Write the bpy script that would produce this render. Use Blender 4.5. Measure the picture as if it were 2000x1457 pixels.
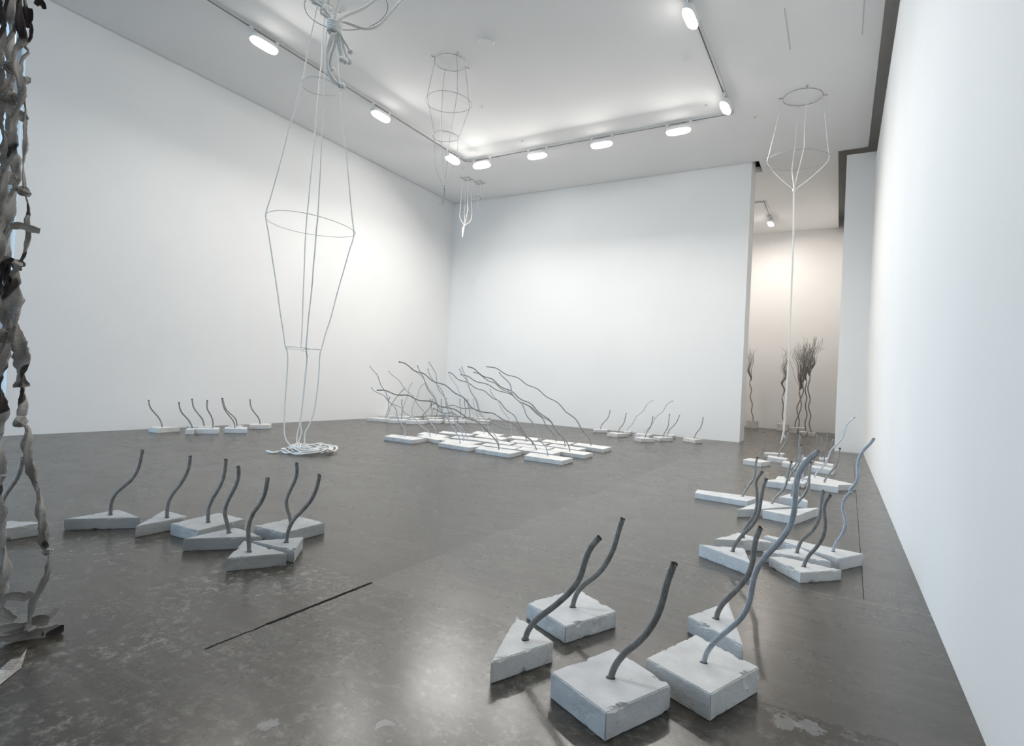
import bpy, bmesh, math, random
from mathutils import Vector, Matrix, noise
random.seed(7)
PI=math.pi
sc=bpy.context.scene
COL=sc.collection
for o in list(bpy.data.objects): bpy.data.objects.remove(o)
# ---------------------------------------------------------------- camera (eye 1.2 m, 19.9 mm lens, slight roll)
cam=bpy.data.cameras.new('camera'); cam.sensor_width=36; cam.sensor_fit='HORIZONTAL'; cam.lens=36*1103.0/2000
cam.clip_start=.02; cam.clip_end=300
camo=bpy.data.objects.new('camera',cam); COL.objects.link(camo)
YAW,PIT,ROL=[math.radians(v) for v in (30.145,.686,2.884)]
fw=Vector((-math.sin(YAW)*math.cos(PIT),math.cos(YAW)*math.cos(PIT),math.sin(PIT)))
r0=Vector((math.cos(YAW),math.sin(YAW),0)); u0=r0.cross(fw)
rt=math.cos(ROL)*r0+math.sin(ROL)*u0; up=-math.sin(ROL)*r0+math.cos(ROL)*u0
M=Matrix((rt,up,-fw)).transposed().to_4x4(); M.translation=(0,0,1.2)
camo.matrix_world=M; sc.camera=camo
# ---------------------------------------------------------------- world: pale overcast daylight outside
w=bpy.data.worlds.new('daylight'); sc.world=w; w.use_nodes=True
nt=w.node_tree; nt.nodes.clear()
wo=nt.nodes.new('ShaderNodeOutputWorld'); bg=nt.nodes.new('ShaderNodeBackground')
tc=nt.nodes.new('ShaderNodeTexCoord'); sx=nt.nodes.new('ShaderNodeSeparateXYZ'); rp=nt.nodes.new('ShaderNodeValToRGB')
nt.links.new(tc.outputs['Generated'],sx.inputs[0]); nt.links.new(sx.outputs['Z'],rp.inputs[0])
e=rp.color_ramp.elements; e[0].position=0; e[0].color=(.66,.84,1,1); e[1].position=.5; e[1].color=(.45,.60,.82,1)
nt.links.new(rp.outputs[0],bg.inputs[0])
# the overcast sky is brighter over the street in front (towards -Y) than to the side
mr=nt.nodes.new('ShaderNodeMapRange'); mr.inputs[1].default_value=.1; mr.inputs[2].default_value=-.5; mr.inputs[3].default_value=1.15; mr.inputs[4].default_value=1.15*6.0
nt.links.new(sx.outputs['Y'],mr.inputs[0]); nt.links.new(mr.outputs[0],bg.inputs[1])
nt.links.new(bg.outputs[0],wo.inputs[0])
def portal(loc,rot,sxx,syy):
    l=bpy.data.lights.new('window_portal','AREA'); l.shape='RECTANGLE'; l.size=sxx; l.size_y=syy; l.cycles.is_portal=True
    o=bpy.data.objects.new('window_portal',l); o.location=loc; o.rotation_euler=rot; COL.objects.link(o)
portal((-10.95,-.3,3.3),(0,-PI/2,0),6.6,7.4)
portal((-8.4,-4.3,3.3),(PI/2,0,0),5,6.6)
# ---------------------------------------------------------------- exposure
vs=sc.view_settings; vs.view_transform='Standard'; vs.look='None'; vs.gamma=1; vs.use_curve_mapping=False; vs.exposure=0.09
LAMP_W=62
# ---------------------------------------------------------------- materials
def N(nt,t,**k):
    n=nt.nodes.new(t)
    for a,b in k.items(): setattr(n,a,b)
    return n
def mat(name,base,rough=.6,metal=0,spec=.5):
    m=bpy.data.materials.new(name); m.use_nodes=True
    b=m.node_tree.nodes['Principled BSDF']
    b.inputs['Base Color'].default_value=(*base,1); b.inputs['Roughness'].default_value=rough
    b.inputs['Metallic'].default_value=metal; b.inputs['Specular IOR Level'].default_value=spec
    return m,m.node_tree,b
def mottled(name,c1,c2,scale,rough,metal=0,bump=0,bscale=200,detail=6,spec=.5,lo=.35,hi=.65,coord='Object'):
    m,t,b=mat(name,c1,rough,metal,spec)
    co=N(t,'ShaderNodeTexCoord'); no=N(t,'ShaderNodeTexNoise'); no.inputs['Scale'].default_value=scale; no.inputs['Detail'].default_value=detail
    t.links.new(co.outputs[coord],no.inputs['Vector'])
    r=N(t,'ShaderNodeValToRGB'); r.color_ramp.elements[0].color=(*c1,1); r.color_ramp.elements[1].color=(*c2,1)
    r.color_ramp.elements[0].position=lo; r.color_ramp.elements[1].position=hi
    t.links.new(no.outputs[0],r.inputs[0]); t.links.new(r.outputs[0],b.inputs['Base Color'])
    if bump:
        n2=N(t,'ShaderNodeTexNoise'); n2.inputs['Scale'].default_value=bscale; n2.inputs['Detail'].default_value=4
        t.links.new(co.outputs[coord],n2.inputs['Vector'])
        bp=N(t,'ShaderNodeBump'); bp.inputs['Strength'].default_value=bump; bp.inputs['Distance'].default_value=.004
        t.links.new(n2.outputs[0],bp.inputs['Height']); t.links.new(bp.outputs[0],b.inputs['Normal'])
    return m,t,b
WALL=mottled('white_wall_paint',(.86,.86,.855),(.88,.88,.875),.8,.75,bump=.05,bscale=60)[0]
WALLG=mottled('bounce_cutting_wall_grey',(.33,.33,.33),(.36,.36,.36),.8,.75)[0]  # grey chosen so the unseen front wall bounces less light
CEIL=mottled('ceiling_paint',(.88,.88,.88),(.90,.90,.90),.6,.85)[0]
VOID=mottled('ceiling_void_paint',(.8,.785,.76),(.84,.83,.81),1.5,.9)[0]
TRACKM=mat('track_aluminium',(.6,.6,.6),.5,.2)[0]
TRACKD=mat('track_slot_dark',(.09,.085,.075),.6)[0]
LAMPW=mat('lamp_housing_white',(.8,.8,.8),.4)[0]
MET=mat('window_frame_aluminium',(.55,.57,.6),.4,.6)[0]
def concrete(name,c1,c2):
    m,t,b=mottled(name,c1,c2,9,.8,bump=.5,bscale=90,detail=8,lo=.3,hi=.7)
    co=[n for n in t.nodes if n.bl_idname=='ShaderNodeTexCoord'][0]
    # small air holes
    v=N(t,'ShaderNodeTexVoronoi'); v.inputs['Scale'].default_value=26; t.links.new(co.outputs['Object'],v.inputs['Vector'])
    cr=N(t,'ShaderNodeValToRGB'); cr.color_ramp.elements[0].position=.05; cr.color_ramp.elements[0].color=(.45,.45,.45,1); cr.color_ramp.elements[1].position=.10
    cr.color_ramp.elements[1].color=(1,1,1,1)
    t.links.new(v.outputs['Distance'],cr.inputs[0])
    mx=N(t,'ShaderNodeMix',data_type='RGBA',blend_type='MULTIPLY'); mx.inputs[0].default_value=.75
    old=b.inputs['Base Color'].links[0].from_socket
    t.links.new(old,mx.inputs[6]); t.links.new(cr.outputs[0],mx.inputs[7]); t.links.new(mx.outputs[2],b.inputs['Base Color'])
    return m
CONC=concrete('cast_concrete',(.56,.56,.56),(.70,.70,.70))
CONC2=concrete('cast_concrete_warm',(.59,.585,.57),(.72,.715,.70))
CONCD=concrete('cast_concrete_grey',(.36,.36,.355),(.46,.46,.45))
STEEL=mottled('steel_cable',(.22,.215,.205),(.36,.355,.345),35,.42,metal=.45,lo=.3,hi=.7)[0]
STEELN=mottled('galvanised_steel_cable',(.42,.45,.49),(.60,.63,.67),40,.36,metal=.55,lo=.3,hi=.7)[0]
STEELD=mat('cut_steel_end',(.055,.05,.046),.6,.4)[0]
ROPE=mottled('cotton_rope',(.80,.785,.75),(.88,.87,.845),60,.9,bump=.6,bscale=260)[0]
WIRE=mat('thin_iron_wire',(.10,.10,.105),.5,.5)[0]
WIREP=mat('pale_wire',(.42,.42,.41),.5,.3)[0]
# newsprint: grey paper with faint columns of print and some dark pictures
def paper(name,c1,c2,dark):
    m,t,b=mottled(name,c1,c2,7,.9,lo=.4,hi=.6)
    co=[n for n in t.nodes if n.bl_idname=='ShaderNodeTexCoord'][0]
    wv=N(t,'ShaderNodeTexWave'); wv.bands_direction='Z'; wv.inputs['Scale'].default_value=60; wv.inputs['Distortion'].default_value=6
    wv.inputs['Detail'].default_value=3; t.links.new(co.outputs['Object'],wv.inputs['Vector'])
    n3=N(t,'ShaderNodeTexNoise'); n3.inputs['Scale'].default_value=5.5; n3.inputs['Detail'].default_value=1; t.links.new(co.outputs['Object'],n3.inputs['Vector'])
    r3=N(t,'ShaderNodeValToRGB'); r3.color_ramp.elements[0].position=dark; r3.color_ramp.elements[1].position=dark+.02
    r3.color_ramp.elements[0].color=(.12,.10,.10,1); r3.color_ramp.elements[1].color=(1,1,1,1)
    t.links.new(n3.outputs[0],r3.inputs[0])
    m1=N(t,'ShaderNodeMix',data_type='RGBA',blend_type='MULTIPLY'); m1.inputs[0].default_value=.35
    old=b.inputs['Base Color'].links[0].from_socket
    t.links.new(old,m1.inputs[6]); t.links.new(wv.outputs[0],m1.inputs[7])
    m2=N(t,'ShaderNodeMix',data_type='RGBA',blend_type='MULTIPLY'); m2.inputs[0].default_value=1
    t.links.new(m1.outputs[2],m2.inputs[6]); t.links.new(r3.outputs[0],m2.inputs[7]); t.links.new(m2.outputs[2],b.inputs['Base Color'])
    return m
PAPER=paper('newsprint',(.27,.245,.22),(.44,.41,.38),.40)
PAPERL=paper('newsprint_light',(.42,.39,.36),(.58,.55,.51),.36)
# floor: polished grey concrete, worn and mottled, with saw-cut joints
def floor_mat():
    m,t,b=mat('polished_concrete',(.15,.145,.135),.3,0,.5)
    g=N(t,'ShaderNodeNewGeometry'); P=g.outputs['Position']
    def nz(s,d=6,ro=.6,dist=0,vec=None):
        n=N(t,'ShaderNodeTexNoise'); n.inputs['Scale'].default_value=s; n.inputs['Detail'].default_value=d; n.inputs['Roughness'].default_value=ro; n.inputs['Distortion'].default_value=dist
        t.links.new(vec or P,n.inputs['Vector']); return n.outputs[0]
    def ramp(v,a,b_,ca=(0,0,0,1),cb=(1,1,1,1)):
        r=N(t,'ShaderNodeValToRGB'); r.color_ramp.elements[0].position=a; r.color_ramp.elements[1].position=b_
        r.color_ramp.elements[0].color=ca; r.color_ramp.elements[1].color=cb; t.links.new(v,r.inputs[0]); return r.outputs[0]
    def mix(f,a,b_,bt='MIX'):
        x=N(t,'ShaderNodeMix',data_type='RGBA',blend_type=bt)
        for s_,v in ((0,f),(6,a),(7,b_)):
            if hasattr(v,'links'): t.links.new(v,x.inputs[s_])
            else: x.inputs[s_].default_value=v
        return x.outputs[2]
    def math_(op,a,b_=None,c=None):
        x=N(t,'ShaderNodeMath',operation=op)
        for s_,v in enumerate((a,b_,c)):
            if v is None: continue
            if hasattr(v,'links'): t.links.new(v,x.inputs[s_])
            else: x.inputs[s_].default_value=v
        return x.outputs[0]
    mp=N(t,'ShaderNodeMapping'); mp.inputs['Scale'].default_value=(1,.55,1); mp.inputs['Rotation'].default_value=(0,0,.5); t.links.new(P,mp.inputs[0])
    big=ramp(nz(.7,5,.6,.8,mp.outputs[0]),.3,.7)
    col=mix(big,(FC[0]*.82,FC[1]*.82,FC[2]*.82,1),(FC[0]*1.15,FC[1]*1.15,FC[2]*1.15,1))
    # pale worn flecks, clustered
    fl=math_('MULTIPLY',ramp(nz(17,8,.8),.5,.64),ramp(nz(1.6,5,.65,.5),.38,.62))
    sx=N(t,'ShaderNodeSeparateXYZ'); t.links.new(P,sx.inputs[0]); X,Y=sx.outputs[0],sx.outputs[1]
    near=math_('LESS_THAN',Y,2.43)
    fl=math_('MULTIPLY',fl,math_('ADD',math_('MULTIPLY',near,.55),.25))
    col=mix(fl,col,(.29,.275,.245,1))
    # newer, smoother slab beyond the joint
    slab=math_('MULTIPLY',math_('GREATER_THAN',Y,2.43),math_('GREATER_THAN',X,-2.275))
    col=mix(math_('MULTIPLY',slab,.3),col,(.15,.142,.128,1))
    # fine trowel streaks
    mp2=N(t,'ShaderNodeMapping'); mp2.inputs['Scale'].default_value=(.6,5,1); mp2.inputs['Rotation'].default_value=(0,0,-.35); t.links.new(P,mp2.inputs[0])
    st=ramp(nz(2.2,6,.7,.6,mp2.outputs[0]),.45,.8)
    col=mix(math_('MULTIPLY',st,.3),col,(.19,.18,.165,1))
    dk=ramp(nz(3.1,5,.6,.4),.45,.8); col=mix(math_('MULTIPLY',dk,.45),col,(.045,.043,.039,1))
    # pits
    vo=N(t,'ShaderNodeTexVoronoi'); vo.inputs['Scale'].default_value=3.2; vo.inputs['Randomness'].default_value=1; t.links.new(P,vo.inputs['Vector'])
    pit=math_('MULTIPLY',math_('LESS_THAN',math_('ADD',vo.outputs['Distance'],math_('MULTIPLY',nz(40,3),.05)),.055),.6)
    col=mix(pit,col,(.04,.04,.038,1))
    # pale filler patches and scuffs near the camera
    def patch(cx,cy,r):
        dx=math_('SUBTRACT',X,cx); dy=math_('SUBTRACT',Y,cy)
        d=math_('SQRT',math_('ADD',math_('MULTIPLY',dx,dx),math_('MULTIPLY',dy,dy)))
        return math_('LESS_THAN',math_('ADD',d,math_('MULTIPLY',math_('SUBTRACT',nz(30,3),.5),.09)),r)
    for cx,cy,r in PATCH:
        col=mix(math_('MULTIPLY',patch(cx,cy,r),.55),col,(.27,.27,.27,1))
    # joints
    wob=math_('MULTIPLY',math_('SUBTRACT',nz(14,4),.5),.02)
    def joint(axis,other,c,hw,lo,hi,wb):
        a=math_('LESS_THAN',math_('ABSOLUTE',math_('ADD',math_('SUBTRACT',axis,c),math_('MULTIPLY',wob,wb))),hw)
        return math_('MULTIPLY',math_('MULTIPLY',a,math_('GREATER_THAN',other,lo)),math_('LESS_THAN',other,hi))
    wide=joint(X,Y,-2.272,.011,1.75,2.44,.9); w2=joint(X,Y,-2.272,.006,1.45,1.76,1.2); wide=math_('MAXIMUM',wide,w2)
    col=mix(math_('MULTIPLY',wide,.92),col,(.02,.019,.017,1))
    thin=math_('ADD',joint(Y,X,2.43,.003,-12,.49,.6),joint(X,Y,-2.272,.002,-4,1.45,.8))
    col=mix(math_('MULTIPLY',thin,.35),col,(.08,.075,.07,1))
    # long hairline crack near the right wall: x = .12 + .0125*y
    cr=math_('LESS_THAN',math_('ABSOLUTE',math_('ADD',math_('SUBTRACT',math_('SUBTRACT',X,.12),math_('MULTIPLY',Y,.0128)),math_('MULTIPLY',wob,.8))),.002)
    cr=math_('MULTIPLY',math_('MULTIPLY',cr,math_('GREATER_THAN',Y,4.0)),math_('LESS_THAN',Y,12.2))
    col=mix(math_('MULTIPLY',cr,.85),col,(.03,.025,.022,1))
    j2=joint(Y,X,3.95,.006,-1,.49,2.); col=mix(math_('MULTIPLY',j2,.25),col,(.36,.34,.31,1))
    t.links.new(col,b.inputs['Base Color'])
    dry=math_('MAXIMUM',wide,cr); sp_=math_('MULTIPLY',math_('SUBTRACT',1.0,dry),.5); t.links.new(sp_,b.inputs['Specular IOR Level'])
    ro=math_('ADD',math_('MULTIPLY',nz(2.5,4,.6),.12),FROUGH)
    t.links.new(ro,b.inputs['Roughness'])
    hb=math_('ADD',nz(5,5,.6),math_('MULTIPLY',nz(60,3),.15))
    bp=N(t,'ShaderNodeBump'); bp.inputs['Strength'].default_value=.06; bp.inputs['Distance'].default_value=.01
    t.links.new(hb,bp.inputs['Height']); t.links.new(bp.outputs[0],b.inputs['Normal'])
    return m
FC=(.050,.043,.033)
FROUGH=.21
PATCH=[(-.123,2.328,.04),(-.045,2.35,.045),(-1.617,1.276,.03),(-1.3,1.5,.025)]
FLOOR=floor_mat()
def glass_mat():
    m=bpy.data.materials.new('window_glass'); m.use_nodes=True; t=m.node_tree; t.nodes.clear()
    o=N(t,'ShaderNodeOutputMaterial'); tr=N(t,'ShaderNodeBsdfTransparent'); gl=N(t,'ShaderNodeBsdfGlossy'); gl.inputs['Roughness'].default_value=.03
    tr.inputs[0].default_value=(.93,.97,.98,1); mx=N(t,'ShaderNodeMixShader'); fr=N(t,'ShaderNodeFresnel'); fr.inputs[0].default_value=1.45
    t.links.new(fr.outputs[0],mx.inputs[0]); t.links.new(tr.outputs[0],mx.inputs[1]); t.links.new(gl.outputs[0],mx.inputs[2]); t.links.new(mx.outputs[0],o.inputs[0])
    return m
GLASS=glass_mat()
def emit(name,c,s):
    m=bpy.data.materials.new(name); m.use_nodes=True; b=m.node_tree.nodes['Principled BSDF']
    b.inputs['Base Color'].default_value=(.9,.9,.9,1); b.inputs['Emission Color'].default_value=(*c,1); b.inputs['Emission Strength'].default_value=s
    return m
LENS=emit('glowing_lamp_lens',(1,.97,.92),9)
# ---------------------------------------------------------------- helpers
def tag(o,label=None,cat=None,group=None,kind=None):
    if label: o['label']=label
    if cat: o['category']=cat
    if group: o['group']=group
    if kind: o['kind']=kind
    return o
def obj(name,bm,m,parent=None,smooth=False):
    me=bpy.data.meshes.new(name); bmesh.ops.recalc_face_normals(bm,faces=bm.faces[:]); bm.to_mesh(me); bm.free()
    if smooth:
        for p in me.polygons: p.use_smooth=True
    me.materials.append(m)
    o=bpy.data.objects.new(name,me); COL.objects.link(o)
    if parent: o.parent=parent
    return o
def empty(name,loc):
    o=bpy.data.objects.new(name,None); o.location=loc; o.empty_display_size=.1; COL.objects.link(o); return o
def box(bm,a,b):
    x0,y0,z0=a; x1,y1,z1=b
    v=[bm.verts.new(p) for p in ((x0,y0,z0),(x1,y0,z0),(x1,y1,z0),(x0,y1,z0),(x0,y0,z1),(x1,y0,z1),(x1,y1,z1),(x0,y1,z1))]
    for f in ((3,2,1,0),(4,5,6,7),(0,1,5,4),(1,2,6,5),(2,3,7,6),(3,0,4,7)): bm.faces.new([v[i] for i in f])
def bx(*bs):
    bm=bmesh.new()
    for a,b in bs: box(bm,a,b)
    return bm
def struct(name,bm,m,parent=None):
    o=obj(name,bm,m,parent)
    if not parent: o['kind']='structure'
    return o
def smoothpath(P,step):
    """Catmull-Rom through the points, resampled about every step metres, lightly relaxed"""
    P=[Vector(p) for p in P]
    Q=[P[0]*2-P[1]]+P+[P[-1]*2-P[-2]]
    out=[]
    for i in range(1,len(Q)-2):
        a,b,c,d=Q[i-1:i+3]; n=max(2,int((c-b).length/step)+1)
        for k in range(n):
            t=k/n
            out.append(.5*((2*b)+(c-a)*t+(2*a-5*b+4*c-d)*t*t+(3*b-a-3*c+d)*t**3))
    out.append(P[-1])
    L=[0]
    for i in range(1,len(out)): L.append(L[-1]+(out[i]-out[i-1]).length)
    n=max(3,int(L[-1]/step)+1); res=[]; j=0
    for k in range(n+1):
        s=L[-1]*k/n
        while j<len(L)-2 and L[j+1]<s: j+=1
        d=L[j+1]-L[j]; res.append(out[j].lerp(out[j+1],(s-L[j])/d if d>1e-9 else 0))
    return res
def relax(P,n):
    for _ in range(n):
        P=[P[0]]+[(P[i-1]+P[i]*2+P[i+1])/4 for i in range(1,len(P)-1)]+[P[-1]]
    return P
def frames(P):
    T=[(P[min(i+1,len(P)-1)]-P[max(i-1,0)]).normalized() for i in range(len(P))]
    n=Vector((1,0,0)) if abs(T[0].x)<.9 else Vector((0,1,0)); n=(n-T[0]*n.dot(T[0])).normalized(); F=[]
    for t in T:
        n=(n-t*n.dot(t)).normalized(); F.append((n,t.cross(n)))
    return F
def tube(bm,P,r,seg=8,prof=None,cap=True):
    """prof(i,k,angle)->radius factor"""
    F=frames(P); rings=[]; s=0
    for i,(p,(n,b)) in enumerate(zip(P,F)):
        if i: s+=(P[i]-P[i-1]).length
        rr=r(i/(len(P)-1)) if callable(r) else r
        ring=[]
        for k in range(seg):
            a=2*PI*k/seg; q=prof(s,a) if prof else 1
            if isinstance(q,tuple): off=n*q[0]*rr+b*q[1]*rr
            else: off=(n*math.cos(a)+b*math.sin(a))*rr*q
            ring.append(bm.verts.new(p+off))
        rings.append(ring)
    for A_,B_ in zip(rings,rings[1:]):
        for k in range(seg): bm.faces.new((A_[k],A_[(k+1)%seg],B_[(k+1)%seg],B_[k]))
    if cap:
        bm.faces.new(rings[0][::-1]); bm.faces.new(rings[-1])
def loc(P,o): return [Vector(p)-Vector(o) for p in P]
# ---------------------------------------------------------------- the building
XL,XR,YB,ZC=-10.595,.492,14.182,6.61
ZT=6.98
struct('floor',bx(((-30,-20,-.3),(6,24,0))),FLOOR)
struct('ceiling',bx(((XL+.02,-4.2,ZC),(.34,YB-.02,ZC+.14)),((-.22,YB-.02,ZC),(.34,14.235,ZC+.14)),((-1.832,YB-.02,ZC),(-.22,14.9,ZC+.14)),((-6,14.9,ZC),(-.22,20.8,ZC+.14)),((-6,14.235,ZC),(-2.25,14.9,ZC+.14))),CEIL)
struct('ceiling.001',bx(((XL-.6,-4.2,ZT),(1.2,21.2,ZT+.15))),VOID)
struct('wall_left',bx(((XL-.3,3.46,0),(XL,YB+.72,ZT))),WALL)
struct('wall_back',bx(((XL,YB,0),(-1.985,YB+.72,ZT))),WALL)
struct('wall_right',bx(((XR,-4.2,0),(XR+.2,14.25,6.38))),WALL)
struct('wall_pier',bx(((-.05,14.25,0),(XR+.2,20.8,6.5))),WALL)
struct('wall_right_upper',bx(((XR+.3,-4.2,0),(XR+.45,21.0,ZT))),VOID)
struct('wall_far',bx(((-6.2,20.8,0),(1.0,21.0,ZT))),WALL)
struct('wall_far_left',bx(((-6.2,14.9,0),(-6.0,20.8,ZT))),WALL)
struct('wall_left_lower',bx(((XL-.3,-4.2,6.35),(XL,3.46,ZT))),WALL)
# glazed street front: left side window and the front behind the camera
def window(name,p0,p1,n,thick_axis):
    """row of n tall panes from p0 to p1 (x,y), floor to 6.35 m"""
    fr=bmesh.new(); a=Vector((*p0,0)); b=Vector((*p1,0)); H_=6.35
    def post(p):
        box(fr,(p.x-.03,p.y-.03,0),(p.x+.03,p.y+.03,H_))
    for i in range(n+1): post(a.lerp(b,i/n))
    for z in (0,H_-.06): box(fr,(min(a.x,b.x)-.03,min(a.y,b.y)-.03,z),(max(a.x,b.x)+.03,max(a.y,b.y)+.03,z+.06))
    o=struct(name,fr,MET)
    g=bmesh.new()
    for i in range(n):
        p=a.lerp(b,i/n); q=a.lerp(b,(i+1)/n)
        box(g,(min(p.x,q.x)-.004,min(p.y,q.y)-.004,.06),(max(p.x,q.x)+.004,max(p.y,q.y)+.004,H_-.06))
    gg=obj('pane',g,GLASS,o)
    return o
window('window_1',(XL-.2,3.42),(XL-.2,-4.1),1,'x')
window('window_2',(XL-.2,-4.1),(-6.0,-4.1),2,'y')
struct('wall_front_lower',bx(((-5.97,-4.25,0),(XR+.3,-4.05,6.35))),WALLG)  # unseen wall behind the camera, darkened to send back less light
struct('wall_front',bx(((XL-.3,-4.25,6.35),(XR+.3,-4.05,ZT))),WALL)
# hairline slots cut in the ceiling
def slot(name,x,y0,y1):
    o=struct(name,bx(((x-.008,y0,ZC-.003),(x+.008,y1,ZC+.002))),TRACKM); return o
slot('trim_1',-.87,8.6,9.7); slot('trim_2',.094,8.3,9.74)
# ---------------------------------------------------------------- light tracks
def track(a,b,label):
    a=Vector(a); b=Vector(b); d=(b-a).normalized(); s=Vector((-d.y,d.x,0))
    o=empty('light_track',a); tag(o,label,'light track','light tracks on the gallery ceiling')
    def bar(w,z0,z1,m,nm,off=0,par=o):
        bm=bmesh.new(); A0,B0=a-a,b-a
        v=[bm.verts.new(p+s*(k*w+off)+Vector((0,0,z))) for z in (z0,z1) for p,k in ((A0,-1),(B0,-1),(B0,1),(A0,1))]
        for f in ((3,2,1,0),(4,5,6,7),(0,1,5,4),(1,2,6,5),(2,3,7,6),(3,0,4,7)): bm.faces.new([v[i] for i in f])
        return obj(nm,bm,m,par)
    r_=bar(.028,-.035,0,TRACKM,'rail'); bar(.008,-.038,-.034,TRACKD,'conductor_slot',.016,o)
    return o
track((-8.26,-3.8,ZC),(-8.26,11.43,ZC),'long aluminium light track running along the left side of the ceiling')
track((-8.22,11.43,ZC),(-2.04,11.43,ZC),'aluminium light track crossing the ceiling parallel to the back wall')
track((-2.0,-3.8,ZC),(-2.0,11.46,ZC),'dark looking light track running along the right side of the ceiling')
track((-2.02,17.2,ZC),(-2.02,19.6,ZC),'short light track on the ceiling of the back room')
track((-5.2,17.2,ZC),(-2.05,17.2,ZC),'stub of light track seen past the edge of the back wall')  # lengthened out of sight to carry the added lamp
def lamp(c,ax,aim,label,watt,group='wall washer lamps on the tracks',shade=.0):
    """c: point on the track; ax: along-track axis; aim: horizontal direction of the wall it washes"""
    c=Vector(c); ax=Vector(ax); aim=Vector(aim)
    o=empty('track_light',c); tag(o,label,'track light',group)
    L=.255
    for k in (-1,1):
        bm=bmesh.new(); p=ax*(k*.235)
        tube(bm,[p+Vector((0,0,-.05)),p+Vector((0,0,-.18))],.011,8)
        box(bm,tuple(p+Vector((-.028,-.028,-.06))),tuple(p+Vector((.028,.028,-.0385))))
        obj('stem',bm,LAMPW,o)
    # housing: rounded trough, open side turned down and towards the wall
    dn=(Vector((0,0,-1))*1.0-aim*.3).normalized(); sd=dn.cross(ax).normalized(); ctr=Vector((0,0,-.17))
    bm=bmesh.new(); seg=20; A=[];B=[]
    for lay,(kk,dd) in enumerate(((1,.035),(1,-.02),(.9,-.055))):
        ring=[]
        for i in range(28):
            a=2*PI*i/28; ca,sa=math.cos(a),math.sin(a)
            x=math.copysign(abs(ca)**.55,ca)*L*kk; y=math.copysign(abs(sa)**.8,sa)*.085*kk
            ring.append(bm.verts.new(ctr+ax*x+sd*y+dn*dd))
        A.append(ring)
    for p,q in zip(A,A[1:]):
        for i in range(28): bm.faces.new((p[i],p[(i+1)%28],q[(i+1)%28],q[i]))
    bm.faces.new(A[0]); bm.faces.new(A[-1][::-1])
    obj('housing',bm,LAMPW,o,True)
    bm=bmesh.new(); A=[]
    for kk,dd in ((.97,.034),(.93,.06),(.72,.08)):
        ring=[]
        for i in range(28):
            a=2*PI*i/28; ca,sa=math.cos(a),math.sin(a)
            ring.append(bm.verts.new(ctr+ax*(math.copysign(abs(ca)**.55,ca)*L*kk)+sd*(math.copysign(abs(sa)**.8,sa)*.085*kk)+dn*dd))
        A.append(ring)
    for p,q in zip(A,A[1:]):
        for i in range(28): bm.faces.new((p[i],p[(i+1)%28],q[(i+1)%28],q[i]))
    bm.faces.new(A[0]); bm.faces.new(A[-1][::-1])
    obj('lens',bm,LENS,o,True)
    l=bpy.data.lights.new('lamp_light','AREA'); l.shape='RECTANGLE'; l.size=.5; l.size_y=.14; l.energy=watt*(1 if aim.x<=0 or shade else .48); l.color=(1,.92,.84) if shade else (1,.965,.92); l.spread=math.radians(180 if aim.x<=0 or shade else 130)
    lo=bpy.data.objects.new('lamp_light',l); COL.objects.link(lo); lo.parent=o
    lo.location=ctr+dn*.085+Vector((0,0,-.005))
    d2=(Vector((0,0,-1))*1.0+aim*(.3 if shade else -.45 if aim.x<=0 else .05)).normalized()
    pl=bpy.data.lights.new('lamp_glow','POINT'); pl.energy=watt*.028; pl.color=l.color; pl.shadow_soft_size=.07
    po=bpy.data.objects.new('lamp_glow',pl); COL.objects.link(po); po.parent=o; po.location=ctr+dn*.17
    X=ax; Z=-d2; Y=Z.cross(X).normalized(); R_=Matrix((X,Y,Z)).transposed(); lo.rotation_euler=R_.to_euler()
    return o
ZL=ZC
LW=LAMP_W
lamp((-8.26,5.70,ZL),(0,1,0),(-1,0,0),'track light nearest the camera on the left track, biggest of its three',LW)
lamp((-8.26,8.39,ZL),(0,1,0),(-1,0,0),'middle one of the three track lights on the left track',LW)
lamp((-8.26,10.85,ZL),(0,1,0),(-1,0,0),'track light on the left track closest to the corner of the tracks',LW)
lamp((-7.78,11.43,ZL),(1,0,0),(0,1,0),'leftmost of the four track lights on the back track',LW)
lamp((-6.25,11.43,ZL),(1,0,0),(0,1,0),'second from the left of the four track lights on the back track',LW)
lamp((-4.67,11.43,ZL),(1,0,0),(0,1,0),'third from the left of the four track lights on the back track',LW)
lamp((-3.02,11.43,ZL),(1,0,0),(0,1,0),'rightmost of the four track lights on the back track',LW)
lamp((-2.0,10.8,ZL),(0,1,0),(1,0,0),'round looking track light at the far end of the right track',LW)
lamp((-2.0,7.95,ZL),(0,1,0),(1,0,0),'glaring track light at the top edge on the right track',LW)
lamp((-2.0,5.0,ZL),(0,1,0),(1,0,0),'added track light on the right track, above and out of view',LW)  # added lamp, out of view, for more light on the near blocks
lamp((-2.0,2.1,ZL),(0,1,0),(1,0,0),'added track light on the right track, almost overhead and out of view',LW)  # another added lamp, lights the near blocks from overhead
lamp((-4.2,17.2,ZL),(1,0,0),(.1,1,0),'added track light of the back room, hidden behind the back wall',LW*1.35,'',1)  # added lamp, kept out of sight, brightens the back room
lamp((-2.02,18.9,ZL),(0,1,0),(.5,.85,0),'small track light in the back room seen through the opening',LW*1.35,'',1)
bpy.data.objects[[o.name for o in bpy.data.objects if o.name.startswith('track_light')][-1]].pop('group',None)
for L_,c in ((-2.9,.0),): pass
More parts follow.
